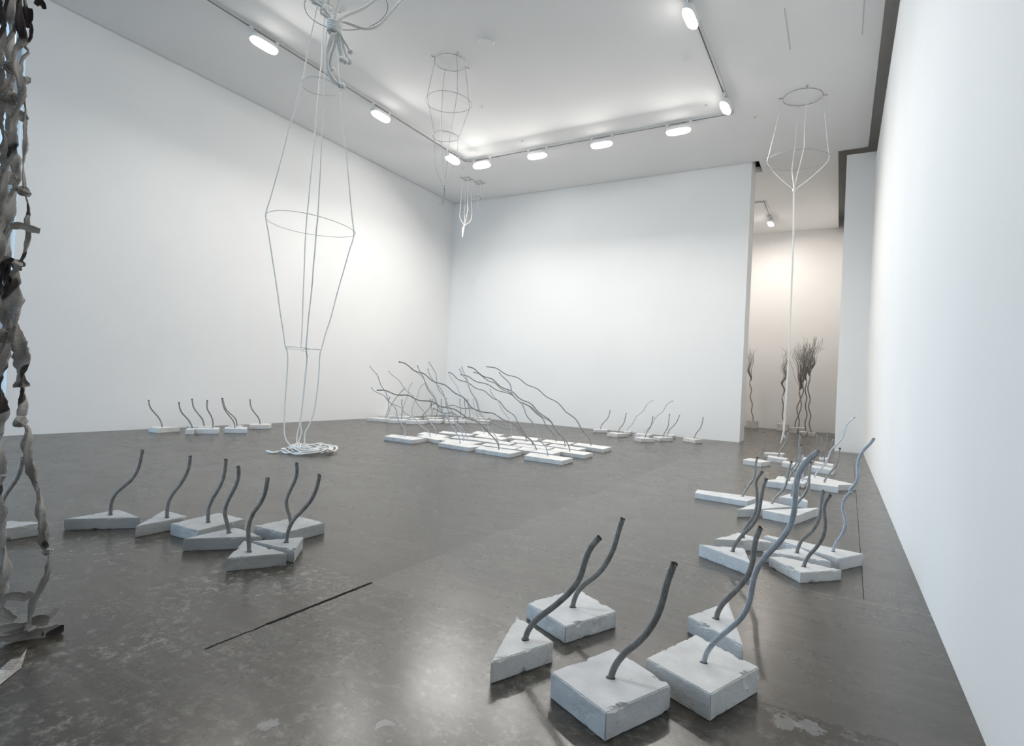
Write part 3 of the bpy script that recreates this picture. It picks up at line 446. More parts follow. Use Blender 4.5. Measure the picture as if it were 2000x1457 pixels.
["slab of the corner cluster with the tall thin cable rising highest","blocks in the corner cluster behind the centre one",0.076,[[-9.798,11.53],[-9.937,11.91],[-10.219,11.748],[-10.16,11.314]],[[-10.026,11.528,0.076],[-10.011,11.541,0.179],[-9.985,11.563,0.377],[-9.939,11.603,0.556],[-9.912,11.627,0.701],[-9.904,11.634,0.825],[-9.874,11.66,0.916],[-9.834,11.694,0.99]],0.0095,1,"B3"],
["slab at the left front of the corner cluster with a short dark cable","blocks in the corner cluster behind the centre one",0.076,[[-9.155,10.68],[-9.369,11.078],[-9.662,10.811],[-9.474,10.414]],[[-9.363,10.771,0.076],[-9.35,10.782,0.23],[-9.349,10.782,0.363],[-9.372,10.763,0.478],[-9.363,10.771,0.569]],0.0095,1,"B2"],
["slab of the corner cluster nearest the left wall with a short dark cable","blocks in the corner cluster behind the centre one",0.076,[[-10.25,11.413],[-10.341,11.779],[-10.615,11.63],[-10.482,11.156]],[[-10.451,11.388,0.076],[-10.417,11.42,0.189],[-10.397,11.438,0.333],[-10.406,11.43,0.476],[-10.384,11.45,0.575]],0.0095,1,"B0"],
["slab of the corner cluster with a hooked tall cable","blocks in the corner cluster behind the centre one",0.076,[[-9.278,11.336],[-9.474,11.738],[-9.648,11.514],[-9.456,11.182]],[[-9.493,11.381,0.076],[-9.524,11.354,0.237],[-9.511,11.365,0.411],[-9.484,11.388,0.533],[-9.424,11.438,0.657],[-9.41,11.45,0.797],[-9.381,11.474,0.903],[-9.312,11.532,0.984]],0.0095,1,"B5"],
["front slab of the corner cluster with a crooked two-tone cable","blocks in the corner cluster behind the centre one",0.076,[[-8.776,10.931],[-8.922,11.268],[-9.167,10.943],[-9.055,10.589]],[[-8.927,10.988,0.076],[-8.883,11.024,0.225],[-8.799,11.093,0.346],[-8.745,11.136,0.448],[-8.748,11.133,0.531],[-8.761,11.123,0.621]],0.0095,1,"B4"],
["slab in the middle of the corner cluster with a short straight cable","blocks in the corner cluster behind the centre one",0.076,[[-9.306,12.15],[-9.46,12.588],[-9.741,12.295],[-9.581,11.939]],[[-9.533,12.164,0.076],[-9.506,12.185,0.218],[-9.537,12.16,0.362],[-9.527,12.168,0.47],[-9.514,12.178,0.562]],0.0095,1,"B7"],
["front slab of the corner cluster right of the crooked cable","blocks in the corner cluster behind the centre one",0.076,[[-8.705,11.508],[-8.886,11.916],[-9.175,11.64],[-8.979,11.288]],[[-8.967,11.613,0.076],[-8.933,11.64,0.221],[-8.919,11.652,0.36],[-8.952,11.626,0.513]],0.0095,1,"B10"],
["slab in the rear of the corner cluster right of its middle","blocks in the corner cluster behind the centre one",0.076,[[-9.018,12.542],[-9.169,12.876],[-9.375,12.689],[-9.187,12.318]],[[-9.198,12.574,0.076],[-9.233,12.548,0.23],[-9.276,12.517,0.374],[-9.31,12.492,0.481],[-9.293,12.504,0.607]],0.0095,1,"B9"],
["front slab of the corner cluster with an isolated straight dark tip","blocks in the corner cluster behind the centre one",0.076,[[-8.47,11.846],[-8.64,12.17],[-8.839,11.941],[-8.658,11.613]],[[-8.658,11.871,0.076],[-8.79,11.775,0.246],[-8.866,11.719,0.431],[-8.874,11.713,0.603]],0.0095,1,"B13"],
["slab of the corner cluster, first of three parallel cables at its right side","blocks in the corner cluster behind the centre one",0.076,[[-8.875,13.007],[-9.041,13.381],[-9.267,13.175],[-9.096,12.808]],[[-9.121,12.923,0.076],[-9.097,12.94,0.23],[-9.124,12.921,0.396],[-9.138,12.911,0.591]],0.0095,1,"B11"],
["slab of the corner cluster, second of three parallel cables at its right side","blocks in the corner cluster behind the centre one",0.076,[[-8.395,12.155],[-8.614,12.501],[-8.735,12.395],[-8.533,12.021]],[[-8.582,12.301,0.076],[-8.531,12.337,0.232],[-8.529,12.339,0.356],[-8.556,12.319,0.496],[-8.554,12.321,0.62]],0.0095,1,"B6"],
["slab of the corner cluster, third of three parallel cables at its right side","blocks in the corner cluster behind the centre one",0.076,[[-7.987,12.683],[-8.126,12.965],[-8.549,12.5],[-8.431,12.239]],[[-8.469,12.417,0.076],[-8.447,12.432,0.253],[-8.474,12.413,0.376],[-8.501,12.395,0.498],[-8.504,12.393,0.623]],0.0095,1,"B8"],
["right rear slab of the corner cluster with a long pale curved cable","blocks in the corner cluster behind the centre one",0.076,[[-8.592,13.529],[-8.723,13.911],[-9.016,13.584],[-8.898,13.273]],[[-8.825,13.436,0.076],[-9.008,13.316,0.284],[-9.094,13.259,0.45],[-9.23,13.17,0.65],[-9.312,13.116,0.76],[-9.367,13.08,0.927],[-9.452,13.024,1.055],[-9.545,12.963,1.2],[-9.581,12.939,1.312]],0.0095,1,"B12"],
["grey concrete slab farthest left along the back wall, slightly apart","blocks along the back wall",0.075,[[-4.942,13.343],[-4.985,13.621],[-5.317,13.476],[-5.205,13.064]],[[-5.132,13.366,0.075],[-5.117,13.372,0.157],[-5.063,13.392,0.25],[-4.985,13.423,0.336],[-4.948,13.437,0.427],[-4.925,13.445,0.558]],0.0095,1,"R1"],
["pale square block second from the left along the back wall, dark cable","blocks along the back wall",0.077,[[-4.378,12.51],[-4.266,12.914],[-4.636,12.907],[-4.648,12.549]],[[-4.456,12.739,0.077],[-4.416,12.752,0.186],[-4.343,12.778,0.291],[-4.311,12.789,0.394],[-4.305,12.791,0.478],[-4.288,12.797,0.555]],0.0095,1,"R2"],
["block behind the second one, with a pale tall curved cable against the back wall","blocks along the back wall",0.072,[[-4.363,13.368],[-4.442,13.787],[-4.589,13.633],[-4.497,13.284]],[[-4.49,13.503,0.072],[-4.477,13.507,0.152],[-4.39,13.536,0.228],[-4.337,13.554,0.346],[-4.285,13.571,0.465],[-4.175,13.608,0.551],[-4.114,13.628,0.642],[-4.078,13.64,0.742],[-4.009,13.663,0.825],[-3.933,13.688,0.874]],0.0095,1,"R3"],
["square concrete block front and centre in the row along the back wall","blocks along the back wall",0.077,[[-3.658,11.967],[-3.426,12.235],[-3.769,12.414],[-3.862,12.146]],[[-3.649,12.212,0.077],[-3.61,12.223,0.203],[-3.535,12.246,0.335],[-3.518,12.251,0.438],[-3.501,12.256,0.549]],0.0095,1,"R4"],
["block behind the front centre one, its long pale cable curving up the back wall","blocks along the back wall",0.072,[[-3.778,13.002],[-3.81,13.395],[-4.165,13.366],[-4.148,13.045]],[[-3.96,13.193,0.072],[-3.942,13.199,0.153],[-3.836,13.23,0.254],[-3.778,13.248,0.377],[-3.706,13.27,0.517],[-3.577,13.308,0.627],[-3.521,13.325,0.758],[-3.454,13.345,0.846],[-3.366,13.372,0.893]],0.0095,1,"R5"],
["square concrete block with the straighter dark cable right of the front centre one","blocks along the back wall",0.077,[[-3.412,12.528],[-3.209,12.918],[-3.536,12.971],[-3.622,12.752]],[[-3.404,12.758,0.077],[-3.363,12.768,0.196],[-3.303,12.785,0.313],[-3.291,12.788,0.443],[-3.283,12.79,0.605]],0.0095,1,"R6"],
["block half hidden behind its neighbour, dark cable leaning right along the back wall","blocks along the back wall",0.072,[[-3.366,13.416],[-3.36,13.767],[-3.545,13.83],[-3.568,13.558]],[[-3.504,13.542,0.072],[-3.469,13.551,0.186],[-3.371,13.576,0.304],[-3.297,13.595,0.428],[-3.252,13.607,0.564]],0.0095,1,"R7"],
["flat concrete slab farthest right along the back wall beside the opening","blocks along the back wall",0.077,[[-2.72,12.913],[-2.61,13.141],[-3.033,13.316],[-3.026,13.081]],[[-2.794,13.142,0.077],[-2.768,13.147,0.188],[-2.683,13.165,0.308],[-2.647,13.173,0.415],[-2.626,13.177,0.57]],0.0095,1,"R8"],
["concrete block cut off by the left edge behind the hanging newspaper strands","blocks in the near left cluster",0.078,[[-4.601,1.545],[-4.589,1.778],[-4.836,1.613],[-4.792,1.494]],[[-4.732,1.568,0.078],[-4.734,1.562,0.144],[-4.734,1.561,0.212],[-4.731,1.575,0.269],[-4.724,1.604,0.325],[-4.717,1.631,0.386],[-4.714,1.645,0.449],[-4.713,1.65,0.513]],0.0128,2,"L0"],
["low triangular concrete block standing alone beside the newspaper strands, dark curved cable","blocks in the near left cluster",0.078,[[-4.303,2.207],[-4.647,2.229],[-4.617,1.863]],[[-4.523,2.113,0.078],[-4.523,2.113,0.119],[-4.522,2.115,0.175],[-4.517,2.13,0.221],[-4.506,2.159,0.26],[-4.489,2.206,0.304],[-4.476,2.243,0.361],[-4.469,2.263,0.429],[-4.466,2.269,0.486],[-4.464,2.276,0.538]],0.0128,2,"L1"],
["pale triangular concrete block, second from the left in the near left cluster","blocks in the near left cluster",0.078,[[-4.094,2.434],[-4.405,2.427],[-4.095,2.071]],[[-4.17,2.32,0.078],[-4.171,2.318,0.134],[-4.171,2.319,0.173],[-4.165,2.332,0.219],[-4.152,2.361,0.276],[-4.137,2.394,0.33],[-4.125,2.42,0.396],[-4.12,2.431,0.452],[-4.119,2.434,0.514]],0.0128,2,"L2"],
["square concrete block third from the left in the near left cluster","blocks in the near left cluster",0.08,[[-3.69,2.258],[-3.738,2.645],[-4.045,2.63],[-3.992,2.248]],[[-3.838,2.424,0.08],[-3.84,2.42,0.132],[-3.839,2.423,0.188],[-3.829,2.443,0.249],[-3.814,2.47,0.31],[-3.803,2.493,0.375],[-3.798,2.502,0.449],[-3.797,2.505,0.52]],0.0128,2,"L3"],
["low triangular concrete block in front of the square one, bulging S-shaped cable","blocks in the near left cluster",0.08,[[-3.269,2.448],[-3.599,2.474],[-3.587,2.101]],[[-3.5,2.361,0.08],[-3.505,2.351,0.134],[-3.515,2.334,0.201],[-3.515,2.333,0.247],[-3.506,2.348,0.305],[-3.492,2.374,0.369],[-3.482,2.392,0.434],[-3.48,2.395,0.48],[-3.483,2.39,0.52]],0.0128,2,"L4"],
["square concrete block at the rear right of the near left cluster with upright S-shaped cable","blocks in the near left cluster",0.08,[[-3.233,2.584],[-3.237,2.947],[-3.518,2.947],[-3.529,2.568]],[[-3.386,2.764,0.08],[-3.393,2.755,0.137],[-3.404,2.738,0.195],[-3.409,2.731,0.252],[-3.399,2.745,0.308],[-3.383,2.769,0.378],[-3.373,2.783,0.441],[-3.377,2.778,0.514]],0.0128,2,"L5"],
["chipped small triangular concrete block at the right end of the near left cluster","blocks in the near left cluster",0.078,[[-2.87,2.382],[-3.069,2.614],[-3.237,2.347]],[[-3.052,2.463,0.078],[-3.049,2.468,0.132],[-3.044,2.476,0.176],[-3.03,2.496,0.225],[-3.005,2.534,0.274],[-2.977,2.574,0.336],[-2.959,2.602,0.412],[-2.95,2.615,0.507]],0.0128,2,"L6"],
["wide triangular concrete block frontmost in the near left cluster","blocks in the near left cluster",0.078,[[-2.864,2.324],[-3.286,2.326],[-3.05,2.051]],[[-3.057,2.202,0.078],[-3.06,2.198,0.133],[-3.063,2.192,0.199],[-3.061,2.196,0.264],[-3.051,2.213,0.317],[-3.033,2.244,0.368],[-3.02,2.264,0.439],[-3.016,2.271,0.52]],0.0128,2,"L7"],
["concrete block farthest left along the left wall with a bluish end face","blocks along the left wall",0.082,[[-9.907,5.273],[-9.946,5.67],[-10.306,5.444],[-10.169,5.264]],[[-10.051,5.423,0.082],[-10.057,5.412,0.151],[-10.081,5.368,0.256],[-10.12,5.295,0.354],[-10.146,5.248,0.438],[-10.155,5.231,0.543]],0.0122,1,"K1"],
["small concrete block second along the left wall, cable leaning left","blocks along the left wall",0.08,[[-9.701,5.828],[-9.807,5.738],[-9.533,5.525],[-9.491,5.646]],[[-9.637,5.71,0.08],[-9.651,5.687,0.16],[-9.686,5.628,0.265],[-9.722,5.566,0.337],[-9.745,5.528,0.435],[-9.752,5.517,0.529]],0.0122,1,"K2"],
["dark edged slab behind the second block along the left wall","blocks along the left wall",0.072,[[-9.841,6.162],[-9.96,6.309],[-10.25,6.049],[-10.108,5.882]],[[-10.015,6.145,0.072],[-10.031,6.119,0.194],[-10.076,6.046,0.305],[-10.114,5.984,0.415],[-10.128,5.96,0.561]],0.0122,1,"K3"],
["concrete block with a pale lower cable in the middle of the left wall row","blocks along the left wall",0.08,[[-9.349,5.999],[-9.594,6.177],[-9.799,5.922],[-9.529,5.687]],[[-9.554,6.02,0.08],[-9.553,6.022,0.181],[-9.574,5.989,0.302],[-9.611,5.931,0.423],[-9.612,5.929,0.572]],0.0122,1,"K4"],
["concrete block front of the pair with two crossing cables along the left wall","blocks along the left wall",0.08,[[-9.171,6.417],[-9.422,6.604],[-9.643,6.322],[-9.399,6.128]],[[-9.404,6.344,0.08],[-9.416,6.326,0.193],[-9.462,6.257,0.303],[-9.507,6.192,0.412],[-9.527,6.161,0.534],[-9.534,6.151,0.603]],0.012,1,"K5"],
["concrete block behind of the pair with two crossing cables along the left wall","blocks along the left wall",0.072,[[-9.622,6.593],[-9.796,6.776],[-9.961,6.661],[-9.858,6.5]],[[-9.758,6.623,0.072],[-9.774,6.599,0.212],[-9.846,6.492,0.332],[-9.881,6.441,0.423],[-9.898,6.415,0.523],[-9.91,6.399,0.591]],0.012,1,"K6"],
["concrete block farthest right along the left wall nearest the hanging rope","blocks along the left wall",0.08,[[-9.599,7.204],[-9.817,7.419],[-10.02,7.091],[-9.769,6.879]],[[-9.793,7.143,0.08],[-9.814,7.114,0.206],[-9.874,7.031,0.332],[-9.905,6.989,0.435],[-9.915,6.975,0.557]],0.0122,1,"K7"]]
TALL=[
["slender frayed cable rising from a thick block, farthest left in the back room",0.25,[[-2.28,20.168],[-2.295,20.432],[-2.619,20.265],[-2.608,19.991]],[[-2.434,20.141,0.25],[-2.426,20.142,0.37],[-2.485,20.135,0.561],[-2.469,20.137,0.785],[-2.542,20.128,1.032],[-2.514,20.131,1.257],[-2.583,20.123,1.477]],[[-2.542,20.128,1.647],[-2.63,20.117,1.923],[-2.589,20.122,2.176],[-2.635,20.116,2.483],[-2.622,20.118,2.652]]],
["frayed cable standing behind the long hanging rope in the back room",0.22,[[-1.362,20.005],[-1.367,20.315],[-1.707,20.38],[-1.707,20.091]],[[-1.49,20.16,0.22],[-1.562,20.155,0.49],[-1.542,20.157,0.791],[-1.596,20.153,1.033]],[[-1.534,20.157,1.309],[-1.621,20.151,1.523],[-1.527,20.158,1.745],[-1.599,20.152,2.014],[-1.534,20.157,2.234],[-1.555,20.156,2.453],[-1.501,20.16,2.631]]],
["frayed cable with a separate thin wisp, leftmost of four crossing stems",0.16,[[-1.07,19.44],[-1.059,19.841],[-1.271,19.803],[-1.283,19.475]],[[-1.155,19.704,0.16],[-1.14,19.704,0.351],[-1.067,19.708,0.567],[-1.008,19.712,0.834],[-1.04,19.71,1.068],[-1.09,19.707,1.276]],[[-1.031,19.71,1.436],[-1.065,19.708,1.697],[-1.057,19.709,2.092],[-1.113,19.706,2.354],[-1.064,19.708,2.566],[-1.107,19.706,2.802]]],
["frayed cable second of the four crossing stems in the back room",0.18,[[-0.856,19.41],[-0.847,19.811],[-1.057,19.79],[-1.055,19.55]],[[-1.051,19.68,0.18],[-1.046,19.681,0.386],[-1.124,19.676,0.748],[-1.059,19.68,0.988],[-0.965,19.685,1.282],[-1.005,19.683,1.542]],[[-0.949,19.686,1.754],[-0.993,19.683,2.014],[-0.922,19.687,2.279],[-1.0,19.683,2.486],[-0.944,19.686,2.802]]],
["frayed cable third of the four crossing stems in the back room",0.1,[[-0.791,18.638],[-0.775,19.011],[-0.967,19.03],[-0.99,18.646]],[[-0.816,18.945,0.1],[-0.848,18.943,0.354],[-0.807,18.945,0.608],[-0.86,18.943,0.855],[-0.833,18.944,1.108],[-0.886,18.942,1.332],[-0.851,18.943,1.559]],[[-0.915,18.94,1.783],[-0.836,18.944,2.038],[-0.912,18.94,2.288],[-0.834,18.944,2.566],[-0.837,18.944,2.919]]],
["frayed cable with the tallest spray of wires, rightmost stem in the back room",0.1,[[-0.56,18.573],[-0.563,18.973],[-0.749,18.923],[-0.747,18.619]],[[-0.663,18.704,0.1],[-0.726,18.701,0.349],[-0.699,18.702,0.598],[-0.768,18.7,0.84],[-0.732,18.701,1.066],[-0.804,18.698,1.383],[-0.756,18.7,1.682]],[[-0.797,18.699,1.879],[-0.719,18.702,2.13],[-0.775,18.7,2.426],[-0.695,18.702,2.625],[-0.728,18.701,2.922]]]]
MOB={"m0":{"knot":[-2.628,2.264,3.203],"ropes":[[[-2.63,2.262,3.216],[-2.638,2.252,3.244],[-2.654,2.233,3.273],[-2.673,2.211,3.302],[-2.691,2.19,3.315],[-2.712,2.166,3.332],[-2.742,2.13,3.356]],[[-2.632,2.258,3.224],[-2.641,2.249,3.245],[-2.659,2.228,3.257],[-2.679,2.204,3.265],[-2.678,2.205,3.296],[-2.672,2.212,3.34],[-2.67,2.215,3.39]],[[-2.63,2.261,3.225],[-2.627,2.265,3.284],[-2.617,2.277,3.371],[-2.608,2.286,3.424]],[[-2.625,2.267,3.227],[-2.615,2.278,3.247],[-2.588,2.31,3.291],[-2.538,2.368,3.345],[-2.513,2.398,3.381],[-2.485,2.43,3.426],[-2.449,2.471,3.492]],[[-2.622,2.27,3.224],[-2.605,2.29,3.249],[-2.561,2.342,3.246],[-2.534,2.373,3.239],[-2.5,2.412,3.248],[-2.472,2.445,3.274],[-2.439,2.484,3.338],[-2.408,2.519,3.41],[-2.383,2.549,3.468],[-2.352,2.585,3.537]]],"hoop":[[-2.588,2.31,3.358],[-2.433,2.49,3.422],[-2.583,2.316,3.214]],"tails":[[[-2.636,2.255,3.169],[-2.646,2.243,3.09],[-2.65,2.238,3.027],[-2.646,2.243,2.971],[-2.63,2.261,2.918],[-2.608,2.287,2.88],[-2.584,2.315,2.868]],[[-2.62,2.272,3.174],[-2.623,2.269,3.099],[-2.631,2.26,3.042],[-2.634,2.256,2.995],[-2.631,2.26,2.963],[-2.623,2.27,2.954]],[[-2.608,2.287,3.183],[-2.596,2.3,3.146],[-2.582,2.317,3.114],[-2.57,2.332,3.081]],[[-2.613,2.281,3.177],[-2.604,2.291,3.106],[-2.596,2.301,3.055],[-2.583,2.316,3.014]],[[-2.608,2.287,3.179],[-2.598,2.298,3.129],[-2.589,2.309,3.082],[-2.58,2.319,3.052],[-2.568,2.333,3.025]],[[-2.618,2.275,3.175],[-2.613,2.281,3.103],[-2.605,2.291,3.052],[-2.601,2.295,3.024]],[[-2.631,2.261,3.171],[-2.636,2.254,3.106],[-2.645,2.244,3.054],[-2.645,2.244,2.996],[-2.635,2.255,2.933],[-2.616,2.277,2.894],[-2.587,2.311,2.873]]]},
"m1":{"rings":[[[-6.823,5.701,6.809],0.13,0],[[-6.828,5.695,5.408],0.274,0],[[-6.852,5.667,3.336],0.622,-0.07],[[-6.86,5.657,1.504],0.25,0]],"rt":[0.645,0.764],"rot":8,"ends":[[[-6.711,5.834,1.45],[-6.712,5.833,1.068],[-6.734,5.807,0.609],[-6.772,5.761,0.38],[-6.806,5.722,0.265],[-6.805,5.723,0.113],[-6.779,5.754,0.015]],[[-6.831,5.692,1.438],[-6.83,5.693,1.135],[-6.84,5.681,0.756],[-6.852,5.667,0.415],[-6.838,5.684,0.264],[-6.86,5.658,0.113],[-6.816,5.71,0.015]],[[-6.999,5.494,1.422],[-6.995,5.498,1.047],[-6.998,5.494,0.597],[-6.986,5.509,0.223],[-6.941,5.562,0.089],[-6.88,5.634,0.014],[-6.815,5.711,-0.0]],[[-6.824,5.701,1.363],[-6.833,5.689,1.097],[-6.843,5.677,0.718],[-6.86,5.658,0.377],[-6.877,5.637,0.225],[-6.873,5.642,0.105],[-6.843,5.678,-0.0]]],"coil":[-6.626,5.682,0.0],"tail":[[-6.451,5.48,0.0],[-6.678,5.446,0.0],[-6.66,5.303,0.0],[-6.833,5.335,0.0],[-6.805,5.205,0.0],[-6.946,5.194,0.0]]},
"m2":{"rings":[[[-5.987,7.672,6.628],0.273,0],[[-5.979,7.679,5.902],0.387,0],[[-5.996,7.665,5.307],0.22,0]],"rt":[0.788,0.615],"rot":20,"ends":[[[-5.83,7.795,5.126],[-5.86,7.771,4.856],[-5.939,7.71,4.581],[-5.98,7.677,4.417]],[[-5.981,7.677,5.106],[-5.973,7.683,4.753],[-5.98,7.677,4.417]],[[-6.138,7.554,5.085],[-6.112,7.575,4.78],[-6.041,7.629,4.568],[-5.987,7.672,4.416]],[[-5.998,7.664,5.015],[-5.983,7.675,4.664],[-5.98,7.677,4.417]]],"tails":[[[-5.98,7.677,4.417],[-5.976,7.68,4.312],[-6.012,7.653,4.175],[-6.045,7.627,4.145]],[[-5.98,7.677,4.417],[-5.988,7.671,4.266],[-5.996,7.665,4.115]],[[-5.98,7.677,4.417],[-5.971,7.684,4.365],[-5.979,7.678,4.223],[-5.976,7.68,4.153]]]},
"m3":{"rings":[[[-8.967,12.472,6.625],0.111,0],[[-8.95,12.484,5.69],0.167,0]],"rt":[0.811,0.584],"rot":15,"ends":[[[-8.82,12.578,5.549],[-8.86,12.549,5.419],[-8.969,12.471,5.325]],[[-8.931,12.498,5.496],[-8.957,12.479,5.312]],[[-9.079,12.392,5.524],[-9.029,12.427,5.417],[-8.969,12.471,5.325]],[[-8.954,12.482,5.494],[-8.968,12.471,5.311]]],"tails":[[[-8.969,12.471,5.325],[-8.984,12.46,5.156],[-8.999,12.449,4.973]],[[-8.969,12.471,5.325],[-8.996,12.452,5.155],[-9.013,12.439,5.041]],[[-8.969,12.471,5.325],[-9.01,12.441,5.223],[-9.001,12.448,5.001]]]},
"m4":{"rings":[[[-8.825,12.866,6.61],0.099,0],[[-8.819,12.87,6.184],0.113,0]],"rt":[0.825,0.566],"rot":15,"ends":[[[-8.735,12.928,6.134],[-8.78,12.897,6.087],[-8.825,12.866,6.055]],[[-8.817,12.872,6.127],[-8.825,12.866,6.055]],[[-8.899,12.816,6.134],[-8.861,12.841,6.08],[-8.837,12.858,6.054]],[[-8.84,12.856,6.125],[-8.837,12.858,6.054]]],"tails":[[[-8.837,12.858,6.054],[-8.83,12.863,5.884]],[[-8.825,12.866,6.055],[-8.835,12.859,5.869]]]},
"m5":{"rings":[[[-0.776,11.341,6.61],0.326,0],[[-0.813,11.338,5.445],0.512,0]],"rt":[0.998,0.068],"rot":10,"ends":[[[-0.399,11.367,5.282],[-0.618,11.352,5.077],[-0.841,11.336,4.906]],[[-0.697,11.346,5.225],[-0.781,11.34,5.049],[-0.85,11.336,4.906]],[[-1.23,11.31,5.317],[-1.077,11.32,5.129],[-0.867,11.335,4.918]],[[-0.813,11.338,5.239],[-0.832,11.337,5.082],[-0.858,11.335,4.907]]],"tails":[[[-0.85,11.336,4.906],[-0.829,11.337,4.166],[-0.821,11.338,3.14],[-0.815,11.338,1.931],[-0.823,11.338,1.096],[-0.844,11.336,0.584],[-0.864,11.335,0.444],[-0.876,11.334,0.331]],[[-0.858,11.335,4.907],[-0.837,11.337,4.166],[-0.83,11.337,3.14],[-0.823,11.338,1.931],[-0.84,11.336,1.095],[-0.851,11.336,0.538],[-0.812,11.338,0.393]],[[-0.85,11.336,4.906],[-0.82,11.338,4.165],[-0.813,11.338,3.139],[-0.815,11.338,1.931],[-0.828,11.337,1.003],[-0.84,11.336,0.492],[-0.891,11.333,0.293]]]}}
